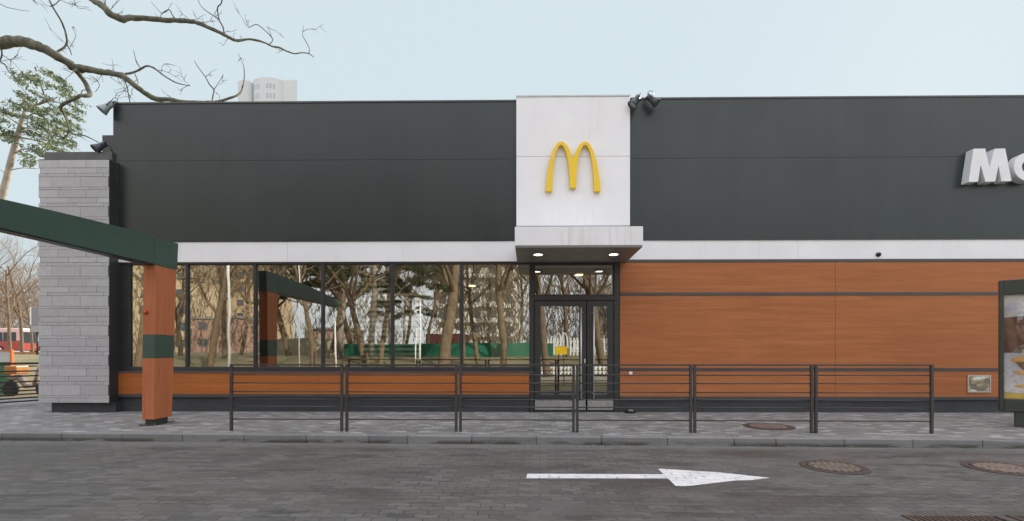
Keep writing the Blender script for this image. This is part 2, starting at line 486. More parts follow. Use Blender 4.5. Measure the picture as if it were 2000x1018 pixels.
tag(s_.build("pavement", SIDE), kind="structure")

# ------------------------------------------------------------------ building
B = thing("restaurant_building", (0, 3, 0), "long single-storey restaurant with dark fascia, white band, wood-look boards and stone-clad end", "building")
def Xp(px, Y=0): return at(px, 600, Y).x
def Zp(px, py, Y=0): return at(px, py, Y).z
XL, XR = Xp(221), 16.0
ZT = 6.775; ZJ = 5.515; ZB = Zp(700, 471)       # fascia top, joint, bottom
xw0, xw1 = Xp(1008.5), Xp(1230.5)
# body shell
m = M()
m.box(XL+.02, XR, .30, 12, 3.35, ZT-.25); m.build("wall", plain("grey rear wall", (.25,.25,.26), .8), B)
m = M(); m.box(XL+.02, XL+.3, .32, 12, 0, 3.349); m.box(XL+.3, XR, 11.7, 12, 0, 3.349); m.box(XR-.3, XR, .32, 11.7, 0, 3.349)
m.box(xw1+.05, xw1+.2, .2, 8, .01, 3.1); m.box(XL+.3, xw1+.05, 7.9, 8, .01, 3.1); m.build("interior_wall", DARKINT, B)
m = M(); m.box(XL+.3, XR-.3, .32, 11.7, .002, .02); m.build("interior_floor", INTFLOOR, B)
m = M(); m.box(XL+.3, XR-.3, .32, 11.7, 3.2, 3.26); m.build("interior_ceiling", plain("interior ceiling", (.30,.27,.22), .8), B)
# fascia panels: dark, in cassettes with 6 mm joints
def fasc(x0, x1, zt, lab):
    m = M(); xs_ = [x0]
    for jx in JX:
        if x0 < jx < x1: xs_.append(jx)
    xs_.append(x1)
    for a, b in zip(xs_[:-1], xs_[1:]):
        m.box(a, b, .0, .0055, ZB, ZJ-.003)
        m.box(a, b, .0, .0055, ZJ+.003, zt)
    o = m.build("fascia_panel", MF, B, bevel=.001, segs=1); o["label"] = lab; return o
JX = []
fasc(XL, xw0, ZT-.01, "dark fascia panel left of the white panel")
fasc(xw1, XR, ZT+.02, "dark fascia panel right of the white panel")
m = M(); m.box(XL+.03, XR, .006, .3, ZB+.01, ZT-.06); m.build("fascia_backing", MF, B)
m = M(); m.box(XL-.01, xw0-.002, -.018, .32, ZT-.008, ZT+.025); m.box(xw1+.002, XR, -.018, .32, ZT+.022, ZT+.055)
m.build("coping", CAPM, B)
# white band
zb0 = Zp(700, 511)
m = M()
for a, b in zip([XL, Xp(1008)-3.0, Xp(1008)][:1]+[Xp(560)], [Xp(560), Xp(1010)]): m.box(a+.002, b-.002, .022, .07, zb0, ZB-.004)
m.box(Xp(1226), Xp(1560)-.002, .022, .07, zb0+.015, ZB+.010); m.box(Xp(1560)+.002, XR, .022, .07, zb0+.015, ZB+.010)
o = m.build("white_band", MW, B, bevel=.002, segs=1)
# white tower panel
YWP = -.13; zwt = Zp(1120, 189, YWP)
m = M()
xa, xb = at(1008.5, 300, YWP).x, at(1230.5, 300, YWP).x
m.box(xa, xb, YWP, -.004, Zp(1120, 441, YWP), ZJ-.004); m.box(xa, xb, YWP, -.004, ZJ+.004, zwt); m.box(xa+.01, xb-.01, YWP+.01, -.006, ZJ-.004, ZJ+.004)
m.box(xa, xb, -.004, .3, ZT+.03, zwt)
o = m.build("white_panel", MW, B, bevel=.004); m = M(); m.box(xa-.008, xb+.008, YWP-.012, .31, zwt, zwt+.03)
m.build("white_panel_coping", plain("pale grey coping", (.5,.53,.54), .4), B)
# canopy over the door
YC = -1.54
cx0, cx1 = at(1005.5, 460, YC).x, at(1256, 460, YC).x; cz0, cz1 = Zp(1120, 483, YC), Zp(1120, 442.5, YC)
m = M(); m.box(cx0, cx1, YC, -.135, cz0+.035, cz1)
cp = m.build("canopy", MW, B, bevel=.004)
m = M(); m.box(cx0+.012, cx1-.012, YC+.012, .0, cz0, cz0+.034); sf = m.build("soffit", plain("grey canopy soffit", (.22,.215,.205), .4, 0, .06, 2), cp)
for px in (1051, 1199):
    p = at(px, 493, -.95); m = M(); m.lathe([(.105, 0), (.115, -.012), (.115, -.016), (.085, -.016)], (p.x, -.92, cz0-.001), n=28)
    d = m.build("downlight", plain("downlight ring", (.7,.7,.68), .4), cp)
    m = M(); m.lathe([(.084, -.017), (.084, -.019)], (p.x, -.92, cz0-.001), n=28); 
    m.build("downlight_lens", LAMP, cp)
# curtain wall
zh = Zp(700, 516.5, .1); zs = Zp(700, 717.5, .1)
m = M(); m.box(XL+.005, Xp(1042), .05, .2, zs-.09, zs); m.box(XL+.005, Xp(1212), .05, .2, zh, zb0-.004)
m.box(XL+.005, Xp(249), .06, .2, zs, zh); m.build("window_surround", FRAME, B, bevel=.004)
mull = [249, 365.5, 498.5, 630.5, 766.5, 901.5, 1036.5]
for i in range(6):
    x0, x1 = Xp(mull[i], .08), Xp(mull[i+1], .08)
    m = M(); hw = .027
    a = x0 + (hw if i else .0); b = x1-hw if i < 5 else x1-.02
    m.box(x0-(hw if i else 0), a+.001, .055, .17, zs+.001, zh-.001) if i else None
    # thin inner bead around the pane
    m.box(a+.002, a+.010, .07, .14, zs+.001, zh-.001); m.box(b-.010, b-.002, .07, .14, zs+.001, zh-.001)
    m.box(a+.010, b-.010, .07, .14, zs+.001, zs+.012); m.box(a+.010, b-.010, .07, .14, zh-.012, zh-.001)
    fr = m.build("window", FRAME, B, bevel=.002)
    m = M(); m.box(a+.008, b-.008, .098, .104, zs+.010, zh-.010); m.build("pane", GLASS, fr)
# door and transom
dxa, dxb = Xp(1034.5, .05), Xp(1210, .05); ztr = Zp(1120, 578, .08); zdh = Zp(1120, 587, .08)
m = M(); m.box(dxa, Xp(1042.5, .05), .03, .2, .0, zh-.001); m.box(Xp(1199.5, .05), dxb, .03, .2, 0, zh-.001)
m.box(Xp(1042.5, .05), Xp(1199.5, .05), .035, .2, zdh, ztr); m.build("door_frame", FRAME, B, bevel=.004)
m = M(); a, b = Xp(1042.5, .05), Xp(1199.5, .05)
m.box(a+.001, a+.03, .06, .15, ztr+.001, zh-.002); m.box(b-.03, b-.001, .06, .15, ztr+.001, zh-.002); m.box(a+.03, b-.03, .06, .15, zh-.035, zh-.002); m.box(a+.03, b-.03, .06, .15, ztr+.001, ztr+.03)
tr = m.build("transom_window", FRAME, B, bevel=.002); m = M(); m.box(a+.025, b-.025, .1, .106, ztr+.025, zh-.03); m.build("pane", GLASSD, tr)
zk = Zp(1120, 771, .07); zlow = Zp(1120, 779, .07)
for (p0, p1, g0, g1, hp, lab) in ((1043.5, 1145, 1056, 1131.5, 1135, "wide left door leaf"), (1146.5, 1199, 1160.5, 1186.5, 1160, "narrow right door leaf")):
    x0, x1, gx0, gx1 = Xp(p0,.06), Xp(p1,.06), Xp(g0,.06), Xp(g1,.06); zt_, zg = zdh-.006, Zp(1120, 598, .06)
    m = M(); m.box(x0, gx0, .06, .12, zlow, zt_); m.box(gx1, x1, .06, .12, zlow, zt_); m.box(gx0, gx1, .06, .12, zg, zt_); m.box(gx0, gx1, .06, .12, zlow, zk)
    m.box(x0, x1, .07, .12, .012, .05)
    lf = m.build("door", FRAME, B, bevel=.004); lf["label"] = lab
    m = M(); m.box(gx0-.01, gx1+.01, .088, .094, zk-.01, zg+.01); m.build("pane", GLASSD, lf)
    m = M(); m.box(x0+.012, x1-.012, .052, .069, .05, zlow-.006); m.build("kick_plate", SATIN, lf, bevel=.002)
    m = M(); hx = Xp(hp, -.02); z0, z1 = Zp(1120, 779, -.02), Zp(1120, 601, -.02)
    m.tube([(hx, -.03, z0), (hx, -.03, z1)], .017, 12)
    for zz in (z0+.12, z1-.1): m.tube([(hx, -.03, zz), (hx+(.05 if hp < 1150 else -.05), .065, zz)], .011, 8)
    m.build("door_handle", STEEL, lf)
m = M(); m.box(Xp(1141,.05), Xp(1143.5,.05), .045, .06, Zp(1120,709,.05), Zp(1120,701,.05)); m.build("lock_plate", STEEL, B)
# sill boards left, wall boards right
zw1, zw0, zq = Zp(700, 728), Zp(700, 770.5), Zp(700, 776.5)
m = M(); m.box(XL+.005, Xp(1042), .0, .19, zw1, zs-.092); m.build("window_sill", plain("grey sill flashing", (.10,.10,.11), .4), B, bevel=.003)
m = M()
for a, b in ((XL+.01, Xp(620)), (Xp(620)+.006, Xp(1034)-.003)): m.box(a, b, .022, .06, zw0, zw1-.002)
m.build("sill_board", WOODL, B, bevel=.002)
m = M(); m.box(XL+.01, Xp(1034)-.003, .008, .06, zq, zw0-.002); m.build("trim_strip", STRIP, B, bevel=.002)
m = M(); m.box(XL+.02, Xp(1034)-.003, .075, .3, 0, zq-.002); m.box(Xp(1211), XR, .075, .3, 0, Zp(1600, 780)); m.build("plinth", PLINTH, B)
wx = [Xp(1211), Xp(1632.5), Xp(1632.5)+4.68, XR]
rows = [(Zp(1500, 512), Zp(1500, 571)), (Zp(1500, 577), Zp(1500, 719)), (Zp(1500, 725), Zp(1500, 775))]
for r0, (zt_, zb_) in enumerate(rows):
    m = M()
    for a, b in zip(wx[:-1], wx[1:]): m.box(a+.003, b-.003, .02, .06, zb_, zt_)
    m.build("wall_board", WOODR, B, bevel=.002)
m = M()
for pa, pb in ((506, 512), (571, 577), (719, 725), (775, 781)): m.box(wx[0], XR, .010, .062, Zp(1500, pb)+.0015, Zp(1500, pa)-.0015)
m.build("trim_strip", STRIP, B, bevel=.002)
m = M(); m.box(wx[0], XR, .064, .3, Zp(1500, 778), Zp(1500, 505)); m.build("board_backing", BLACKP, B)
# stone-clad end
YS = -.22
sx0, sx1 = at(75, 600, YS).x, at(213, 600, YS).x; sz0, sz1 = Zp(140, 787, YS), Zp(140, 312.5, YS)
hts = [.225, .052, .172, .118, .075]; offs = [.30, .49, .43, .20, .62]; BL = .612
m = M(); z = sz1; k = 2; rng = random.Random(8)
hts_seq = [.172, .118, .075, .225, .052]; offs_seq = [.43, .66, .20, .30, .49]
k = 0
while z > sz0+.02:
    h = hts_seq[k % 5]; zb_ = max(sz0, z-h)
    x = sx0 - BL + offs_seq[k % 5]
    while x < sx1:
        a, b = max(x, sx0), min(x+BL, sx1)
        if b-a > .02: m.box(a+.0025, b-.0025, YS-rng.uniform(0, .003), YS+.03, zb_+.0025, z-.0025)
        x += BL
    # return along the left flank
    y = YS+.031
    x = y - .3 + offs_seq[(k+2) % 5]
    while y < 6:
        y2 = min(6, y + BL*.9)
        m.box(sx0-rng.uniform(0,.006), sx0+.03, y+.0025, y2-.0025, zb_+.0025, z-.0025); y = y2
    z = zb_; k += 1
m.build("stone_cladding", STONE, B, bevel=.003, segs=1)
m = M(); m.box(sx0+.031, sx1-.002, YS+.032, 6, sz0+.005, sz1-.005); m.build("stone_backing", PLINTH, B)
m = M(); m.box(sx1, Xp(221), YS+.004, .10, sz0, sz1+.0); m.box(Xp(217,-.05), Xp(229,-.05), -.05, .049, zb0+.3, sz1); m.build("corner_trim", BLACKP if False else FRAME, B)
m = M(); m.box(at(87,300,-.05).x, at(219,300,-.05).x, -.06, 6, sz1+.001, Zp(150, 297, -.05)); m.box(sx0+.0, sx1, YS, -.061, sz1+.001, sz1+.02)
m.build("stone_coping", CAPM, B, bevel=.004)
m = M(); m.box(at(100, 790, -.1).x, Xp(225, -.1), -.09, 5.6, 0, sz0-.002); m.build("stone_plinth", PLINTH, B)
m = M(); m.box(at(207,280,.6).x, XL+.05, .5, 5, Zp(210,297,.6)-.2, Zp(210,268,.6)); m.build("parapet_step", MF, B)

# ------------------------------------------------------------------ golden arches
arch_half = [(229,573),(231,545),(234,515),(240,470),(249,425),(260,382),(270,354),(282,331),(293,318),(303,312),(312,311),(323,314),(334,322),(344,334),(353,350),(363,374),(373.5,399)]
inner_left = [(357,555),(356,520),(354,480),(350,440),(345,402),(338,373),(330,352),(321,336),(312,330),(303,333),(293,347),(284,370),(277,402),(271,440),(267,480),(265,530),(264,573)]
def archpts():
    left = arch_half; right = [(747-x, y) for x, y in reversed(left[:-1])]
    innr = [(747-x, y) for x, y in reversed(inner_left)]
    return left + right + innr + inner_left
YA = YWP-.10
def cr6(x, y, Y): return at(980+x/2.68, 160+y/2.68, Y)
pa = archpts()
m = M()
def pt(u, v, Y): p = cr6(u, v, YA); return (p.x, Y, p.z)
m.prism([(u, v) for u, v in pa], lambda u, v: pt(u, v, YA), lambda u, v: pt(u, v, YWP-.015))
o = m.build("arch_emblem", YEL, bevel=.008, norm=True); tag(o, "yellow double-arch emblem mounted on the white panel above the door", "emblem")

# wordmark, white channel letters on the dark fascia
WM = thing("wordmark_sign", (at(1940, 330, -.12).x, -.02, at(1940, 330, 0).z), "white raised wordmark letters on the right end of the dark fascia", "sign")
def c8(x, y, Y): return at(1800+x/6.785, 250+y/6.785, Y)
YW = -.19
def letter(poly, name="letter", hole=None):
    m = M(); f = lambda Y: (lambda u, v: (c8(u, v, YW).x, Y, c8(u, v, YW).z))
    m.prism(poly, f(YW), f(-.004)); return m.build(name, WLET, WM, bevel=.005, norm=True)
letter([(622,718),(690,275),(845,272),(905,520),(968,275),(1110,270),(1195,705),(1060,710),(1022,495),(978,712),(848,715),(785,490),(750,715)])
cc = []
for i in range(25):
    a = R(-48 - i*(264/24)); cc.append((1420+195*math.cos(a), 515+190*math.sin(a)*1.0))
ci = []
for i in range(25):
    a = R(-48 - i*(264/24)); ci.append((1425+92*math.cos(a), 515+92*math.sin(a)))
letter(cc + ci[::-1])
# the rest of the word runs on beyond the picture's edge
base = c8(1690, 712, YW); zt_ = c8(690, 272, YW).z; H = zt_-base.z
tc = bpy.data.curves.new("letters", 'FONT'); tc.body = "Donald's"; tc.size = H*1.38; tc.extrude = .09; tc.offset = .032; tc.space_character = 1.12
to = bpy.data.objects.new("letters_tmp", tc); col.objects.link(to)
bpy.context.view_layer.update()
me = bpy.data.meshes.new_from_object(to); col.objects.unlink(to); bpy.data.objects.remove(to)
lo = bpy.data.objects.new("letter", me); me.materials.clear(); me.materials.append(WLET); col.objects.link(lo); lo.parent = WM
lo.rotation_euler = (R(90), 0, 0); lo.location = (base.x-WM.location.x, -.10-WM.location.y, base.z-WM.location.z)

# ------------------------------------------------------------------ floodlights
def flood(p, aim, mat, bracket, label, s=1.0, ring=True):
    t = thing("floodlight", p, label, "floodlight", "floodlights along the roof edge")
    ax = Vector(aim).normalized(); p = Vector(p)
    m = M(); m.lathe([(.055*s,-.16*s),(.075*s,-.15*s),(.08*s,-.02*s),(.085*s,0),(.125*s,.13*s),(.135*s,.17*s),(.12*s,.17*s),(.11*s,.13*s)], p, ax, 20); m.build("housing", mat, t)
    m = M(); m.lathe([(.108*s,.128*s),(.108*s,.133*s)], p, ax, 20); m.build("lens", plain("lamp glass", (.3,.32,.34), .1), t)
    sd_ = ax.cross(Vector((0,0,1))).normalized()
    m = M(); m.tube([p+sd_*.1*s, p+sd_*.11*s-ax*.16*s+Vector((0,0,.02)), p-sd_*.11*s-ax*.16*s+Vector((0,0,.02)), p-sd_*.1*s], .012*s, 6)
    m.tube([p-ax*.16*s] + [Vector(b) for b in bracket], .016*s, 8); m.build("bracket", DGREY, t)
    if ring:
        c = p - ax*.16*s + Vector((.06, 0, .06)); m = M()
        m.tube([c + Vector((math.cos(a), 0, math.sin(a)))*.075*s for a in [R(-60+24*i) for i in range(13)]], .006, 5); m.build("cable", BLACKP, t)
    return t
p = at(209, 209, -.12); q = at(232, 203, .0)
flood(p, (-.55, -.35, -.75), LGREY, [(p.x+.13, -.08, q.z+.02), (q.x, .02, ZT+.0)], "grey floodlight at the left end of the dark fascia roof edge", 0.85)
p = at(196, 286, -.02); flood(p, (-.5, -.5, -.7), DGREY, [(p.x+.12, .1, p.z+.05), (p.x+.18, .1, Zp(150,297,-.05))], "dark floodlight standing on the stone coping beside the fascia", .8, False)
p = at(1241, 197, -.22); q = at(1258, 192, .0); flood(p, (-.55, -.12, -.75), DGREY, [(p.x+.10, -.1, p.z+.12), (q.x, .05, ZT+.05)], "dark floodlight left of the pair beside the white panel, aimed left", .78, False)
p = at(1274, 195, -.22); q = at(1262, 192, .0); flood(p, (.72, -.12, -.62), DGREY, [(p.x-.10, -.1, p.z+.12), (q.x, .05, ZT+.05)], "dark floodlight right of the pair beside the white panel, aimed right", .78, True)
# little things on the wall
p = at(1717, 497, -.01); m = M(); m.lathe([(.05, 0), (.045, -.04), (.03, -.06), (.01, -.066)], (p.x, .021, p.z), (0, 1, 0), 16)
cm = m.build("security_camera", BLACKP); tag(cm, "small black dome camera on the white band above the wood boards", "camera")
p = at(1232, 730, .01); m = M(); m.box(p.x-.035, p.x+.035, .008, .0195, p.z-.045, p.z+.045); o = m.build("doorbell", WHP, bevel=.004); tag(o, "small white call button box on the wood board right of the door", "button box")
p = at(1231, 806, -.05); m = M(); m.lathe([(.11, 0), (.12, .03), (.10, .055), (.0, .06)], (p.x, -.06, .001), n=20); o = m.build("boot_scraper_dish", BLACKP); tag(o, "small black dish on the pavement right of the door with a pale top strip", "dish")
m = M(); m.box(p.x-.05, p.x+.05, -.10, -.08, .055, .068); m.build("strip", WHP, o, local=True)
hx0, hx1, hz0, hz1 = Xp(1890,.0), Xp(1936,.0), Zp(1913,767,.0), Zp(1913,733,.0)
H_ = thing("wall_hatch", ((hx0+hx1)/2, 0, hz0), "small shiny steel hatch in the wood board near the poster stand", "hatch")
m = M(); m.box(hx0, hx1, .0, .018, hz1-.03, hz1); m.box(hx0, hx1, .0, .018, hz0, hz0+.03); m.box(hx0, hx0+.03, .0, .018, hz0+.03, hz1-.03); m.box(hx1-.03, hx1, .0, .018, hz0+.03, hz1-.03)
m.build("frame", plain("steel frame", (.5,.47,.42), .3, .8, .1, 8), H_, bevel=.002)
mm = Mt("polished warped steel", (.42,.40,.36), .06, 1); mm.bump(mm.noise(4, 1), .6, .06)
m = M(); m.box(hx0+.031, hx1-.031, .008, .018, hz0+.031, hz1-.031); m.build("door", mm.m, H_)

# ------------------------------------------------------------------ interior
def slat_screen(pa, pb, z0, z1, Y, lab, step=.112):
    x0, x1 = Xp(pa, Y), Xp(pb, Y)
    t = thing("slat_screen", ((x0+x1)/2, Y, .02), lab, "screen", "slatted wooden screens inside the dining room")
    m = M(); z = z0
    while z < z1: m.box(x0+.03, x1-.03, Y-.02, Y+.02, z, z+.06); z += step
    m.build("slats", SLATM, t)
    m = M()
    for xx in (x0, x1): m.box(xx-.03, xx+.03, Y-.03, Y+.03, .021, 3.19)
    m.build("post", FRAME, t)
slat_screen(702, 763, .9, 3.0, .30, "pale slatted screen behind the window pane left of the green fence's reflection")
slat_screen(770, 826, .9, 2.6, .32, "pale slatted screen behind the pane next to it, lower at the top", .112)
slat_screen(480, 508, .9, 2.45, .3, "narrow slatted screen behind the reflected gate pillar", .11)
m = M(); x0, x1 = Xp(959, .25), Xp(1034, .25); zt_ = 3.14; m.box(x0, x1, .25, .256, .75, zt_); m.tube([(x0, .253, zt_+.01), (x1, .253, zt_+.01)], .03, 10)
o = m.build("roller_blind", BLIND); tag(o, "pale roller blind drawn down in the window pane beside the door", "blind")
for px, py, Y, lb in ((922, 532, 3.0, "small warm ceiling lamp lit behind the pane left of the roller blind"), (1131, 523, 1.1, "small warm ceiling lamp lit behind the pane over the door")):
    p = at(px, py, Y); t = thing("ceiling_lamp", (p.x, Y, 3.2), lb, "lamp", "lit ceiling lamps inside the restaurant")
    zz = min(p.z, 3.17); m = M(); m.lathe([(.02, 3.199-zz), (.02, .05), (.1, .04), (.115, 0), (.1, 0)], (p.x, Y, zz)); m.build("shade", WHP, t)
    m = M(); m.lathe([(.095, -.002), (.095, -.02)], (p.x, Y, zz)); m.build("bulb_panel", LAMPW, t)
def table(px, Y, lab):
    x = Xp(px, Y); t = thing("dining_table", (x, Y, .02), lab, "table", "dining tables behind the windows")
    m = M(); m.box(x-.35, x+.35, Y-.35, Y+.35, .72, .75); m.build("table_top", SLATM, t, bevel=.004)
    m = M(); m.tube([(x, Y, .021), (x, Y, .72)], .035, 10); m.lathe([(.22, .0), (.22, .01), (.04, .03)], (x, Y, .022)); m.build("leg", FRAME, t)
table(300, 1.6, "dining table inside, behind the leftmost window pane"); table(570, 1.6, "dining table inside, behind the pane with the reflected beam"); table(850, 1.7, "dining table inside, behind the pane left of the roller blind")

# ------------------------------------------------------------------ drive-through height gate
XG0, XG1, YF = -6.915, -6.70, -2.03
GT = thing("height_gate", (-6.69, -1.75, 0), "drive-through gate pillar clad in reddish wood-look boards carrying a long dark green beam", "gate")
def tap(z0, z1, y0b, y1b, y0t, y1t, dx0=0, dx1=0):
    m = M(); b = 0
    m.v += [(XG0+dx0,y0b,z0),(XG1+dx0,y0b,z0),(XG1+dx0,y1b,z0),(XG0+dx0,y1b,z0),(XG0+dx1,y0t,z1),(XG1+dx1,y0t,z1),(XG1+dx1,y1t,z1),(XG0+dx1,y1t,z1)]
    for q in ((0,3,2,1),(4,5,6,7),(0,1,5,4),(1,2,6,5),(2,3,7,6),(3,0,4,7)): m.f.append(q); m.sm.append(False)
    return m
def yb(z): return YF + .44 + .10*z/3.3     # back edge leans out with height
def xx(z): return .03*z/3.3
za, zb_, zc, zd = .11, 1.20, 1.62, 2.86
for z0, z1, mt, nm, gx in ((za, zb_, WOODP, "lower_cladding", 0), (zb_+.003, zc, GREEND if False else GREEN, "green_band", .002), (zc+.003, zd, WOODP, "upper_cladding", 0)):
    tap(z0, z1, YF, yb(z0), YF, yb(z1), xx(z0), xx(z1)).build(nm, mt, GT, bevel=.004)
m = M(); m.box(XG0+.03, XG1-.03, YF+.04, YF+.38, 0, za); m.box(XG0-.04, XG1+.04, YF-.03, YF+.46, 0.0005, .012); m.build("base", GREEND, GT)
for bx_, by_ in ((XG0-.015, YF), (XG1+.015, YF), (XG1+.015, YF+.43), (XG0-.015, YF+.43)): m = M(); m.lathe([(.013,0),(.013,.018),(.008,.024)], (bx_, by_, .0125), n=6, smooth=False); m.build("bolt", RUST, GT)
tap(zd+.003, 3.37, YF-.02, yb(zd)+.02, YF-.02, yb(3.37)+.03, xx(zd), xx(3.3)).build("pillar_head", GREEN, GT, bevel=.004)
m = M(); poly = []
N_ = 24
for i in range(N_+1):
    t = i/N_; y = YF-.03 - t*4.15
    poly.append((y, 3.375 - .12*t - .15*t*t))
for i in range(N_, -1, -1):
    t = i/N_; y = YF-.03 - t*4.15
    poly.append((y, 2.875 + (.16 if t > .999 else 0) + 0.0*t))
m.prism(poly, lambda u, v: (XG0+.03, u, v), lambda u, v: (XG1+.03, u, v)); bm_ = m.build("beam", GREEN, GT, bevel=.006, norm=True)
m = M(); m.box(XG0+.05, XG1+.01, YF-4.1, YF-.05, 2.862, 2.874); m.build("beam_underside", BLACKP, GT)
p = at(289, 610, YF); m = M(); m.lathe([(.035, 0), (.035, .02), (.028, .035), (.0, .04)], (XG0+.08, YF-.001, p.z), (0, -1, 0), 14); m.build("red_button", REDP, GT)

# ------------------------------------------------------------------ railings
secs = [(452, 667.5), (677.5, 891), (899.5, 1120), (1127.5, 1349), (1357, 1585), (1593.5, 1819.5)]
RZ = [(1.10, .040), (.935, .022), (.80, .022), (.655, .022), (.53, .022), (.406, .022), (.197, .022)]
side_lab = ["leftmost steel railing section, in front of the reflected gate pillar", "second steel railing section from the left, in front of the window panes", "steel railing section ending in front of the glass door's left leaf",
            "steel railing section running from the door to the first wood boards", "steel railing section in front of the wood boards, left of the rightmost", "rightmost steel railing section, ending before the steel hatch"]
def base_pt(px): return atz(px, 841.5 + (px-452)/(1819-452)*5.5, 0.0)
for (a, b), lb in zip(secs, side_lab):
    A, Bp = base_pt(a), base_pt(b)
    t = thing("railing", ((A+Bp)/2), lb, "railing", "steel railing sections along the kerb")
    for P in (A, Bp):
        m = M(); m.bar((P.x, P.y, -.02), (P.x, P.y, 1.115), .043, .043); m.build("post", RAIL, t, bevel=.005)
    for z, th in RZ:
        m = M()
        if z > 1: m.bar((A.x+.022, A.y, z), (Bp.x-.022, Bp.y, z), .035, .026)
        else: m.tube([(A.x+.02, A.y, z), (Bp.x-.02, Bp.y, z)], .0105, 8)
        m.build("rail", RAIL, t)
# yard fence at the far left
fa, fb = atz(-160, 806, 0), atz(110, 787, 0)
for i, (u0, u1) in enumerate(((0, .47), (.49, 1))):
    A = fa + (fb-fa)*u0; Bp = fa+(fb-fa)*u1
    t = thing("railing", (A+Bp)/2, ["yard fence section just past the photo's left edge", "dark yard fence section that meets the stone-clad wall at the far left"][i], "fence", "horizontal-rail fence sections at the left yard")
    for P in (A, Bp): m = M(); m.bar((P.x, P.y, 0), (P.x, P.y, 1.05), .05); m.build("post", RAIL, t)
    for z in (.10, .18, .27, .36, .45, .58, .72, .84, 1.03):
        m = M(); m.bar((A.x+.03, A.y, z), (Bp.x-.03, Bp.y, z), .03, .05 if z > 1 else .035)
        m.build("rail", plain("reddish brown top rail", (.20,.09,.06), .4) if z > 1 and i >= 0 and False else RAIL, t)

# ------------------------------------------------------------------ road things
def manhole(px, py, w_px, z, lab, mat, rz=0, conc=True):
    c = atz(px, py, z); s_px = FPX/(c.y-CAMY); r0 = w_px/2/s_px
    t = thing("manhole_cover", (c.x, c.y, z), lab, "manhole cover", "round manhole covers")
    m = M(); m.lathe([(r0, -.004), (r0, .004), (r0-.015, .007), (r0-.06, .007), (r0-.07, .002)], (0,0,0), n=44); m.build("ring", plain("dark iron ring", (.075,.055,.048), .7, .2, .2, 14), t, local=True)
    m = M(); r1 = r0-.072; m.lathe([(r1, 0), (r1, .005), (0.001, .005)], (0,0,0), n=44)
    m.build("lid", plain("dark iron lid", (.060,.045,.038), .8, .1, .3, 14), t, local=True); m = M()  # lid base coloured darker than the raised ribs for contrast
    n = 12
    for i in range(-n, n+1):
        y = i*r1*.95/n; hw = math.sqrt(max(0, (r1*.93)**2-y*y))
        if hw < .04: continue
        if i % 3 == 0: m.box(-hw, -.02, y-.011, y+.011, .0055, .010); m.box(.02, hw, y-.011, y+.011, .0055, .010)
        else:
            k = int(hw/.06)
            for j in range(-k, k): m.box(j*.06+.005, j*.06+.048, y-.010, y+.010, .0055, .010)
    m.build("ribs", mat, t, local=True); t.rotation_euler = (0, 0, rz); return t
manhole(1501, 833, 92, .004, "rusty round manhole cover set in the pavement behind the railing", plain("reddish rust iron", (.22,.16,.135), .8, .1, .3, 20), .5)
manhole(1629, 912, 118, ZR+.004, "rusty round manhole cover on the road to the right of the arrow tip", RUST, 1.2)
manhole(1958, 914.5, 122, ZR+.004, "ribbed round manhole cover on the road at the photo's right edge", plain("pale worn iron", (.24,.18,.15), .7, .2, .3, 16), 1.45)
def grate(px0, px1, lab):
    a, b = atz(px0, 1008, ZR), atz(px1, 1008, ZR)
    t = thing("drain_grate", ((a.x+b.x)/2, a.y-.2, ZR), lab, "drain grate", "rusty drain grates in the road")
    x0, x1, y1, y0 = a.x, b.x, a.y, a.y-.40
    m = M(); z0, z1 = ZR+.002, ZR+.012
    m.box(x0, x1, y1-.03, y1, z0, z1); m.box(x0, x1, y0, y0+.03, z0, z1); m.box(x0, x0+.03, y0+.03, y1-.03, z0, z1); m.box(x1-.03, x1, y0+.03, y1-.03, z0, z1)
    m.build("frame", RUSTD, t)
    m = M(); x = x0+.05
    while x < x1-.06: m.box(x, x+.022, y0+.03, y1-.03, z0, z1-.001, rot=.0); x += .047
    m.box(x0+.03, x1-.03, (y0+y1)/2-.012, (y0+y1)/2+.012, z0, z1-.002)
    m.build("bars", RUSTD, t); m = M(); m.box(x0+.03, x1-.03, y0+.03, y1-.03, ZR+.0005, ZR+.0018); m.build("pit", BLACKP, t)
grate(1760, 1942, "rusty slotted drain grate in the road near the bottom right corner"); grate(1964, 2150, "rusty slotted drain grate cut off by the photo's bottom right corner")
def rp(x, y): return atz(1000+x/4, 830+y/4, ZR)
ar = [(118,390),(122,384),(1185,388),(1140,345),(1180,346),(1600,372),(2010,415),(1870,432),(1740,436),(1380,478),(1280,480),(1218,420),(112,418)]
m = M(); m.prism(ar, lambda x, y: (rp(x,y).x, rp(x,y).y, ZR+.004), lambda x, y: (rp(x,y).x, rp(x,y).y, ZR+.0005))
o = m.build("road_arrow", PAINT, norm=True); tag(o, kind="structure")

# ------------------------------------------------------------------ poster stand at the right
pc = at(1952, 800, -1.9)
PS = thing("poster_stand", (pc.x, pc.y, 0), "dark green-black poster stand with a food poster at the right edge", "poster stand")
PS.rotation_euler = (0, 0, R(-37))
Wd, z0, z1 = 1.35, .27, 2.58
m = M(); m.box(0, .06, 0, .16, z0, z1); m.box(Wd-.06, Wd, 0, .16, z0, z1); m.box(.06, Wd-.06, 0, .16, z1-.26, z1); m.box(.06, Wd-.06, 0, .16, z0, .49)
m.build("casing", GREEND, PS, bevel=.012, local=True)
m = M(); m.box(.2, Wd-.12, .02, .14, 0, z0-.004); m.build("base", GREEND, PS, bevel=.006, local=True)
m = M(); m.box(.061, Wd-.061, .06, .15, .491, z1-.261)
pm = Mt("printed poster", (.6,.6,.62), .35); nn = pm.noise(2.4, 3, .5, (1, 1, 1.6))
pm.setc(pm.ramp(nn, [(.3, (.50,.56,.74)), (.5, (.74,.75,.84)), (.72, (.85,.84,.83))])); pb = m.build("poster", pm.m, PS, local=True)
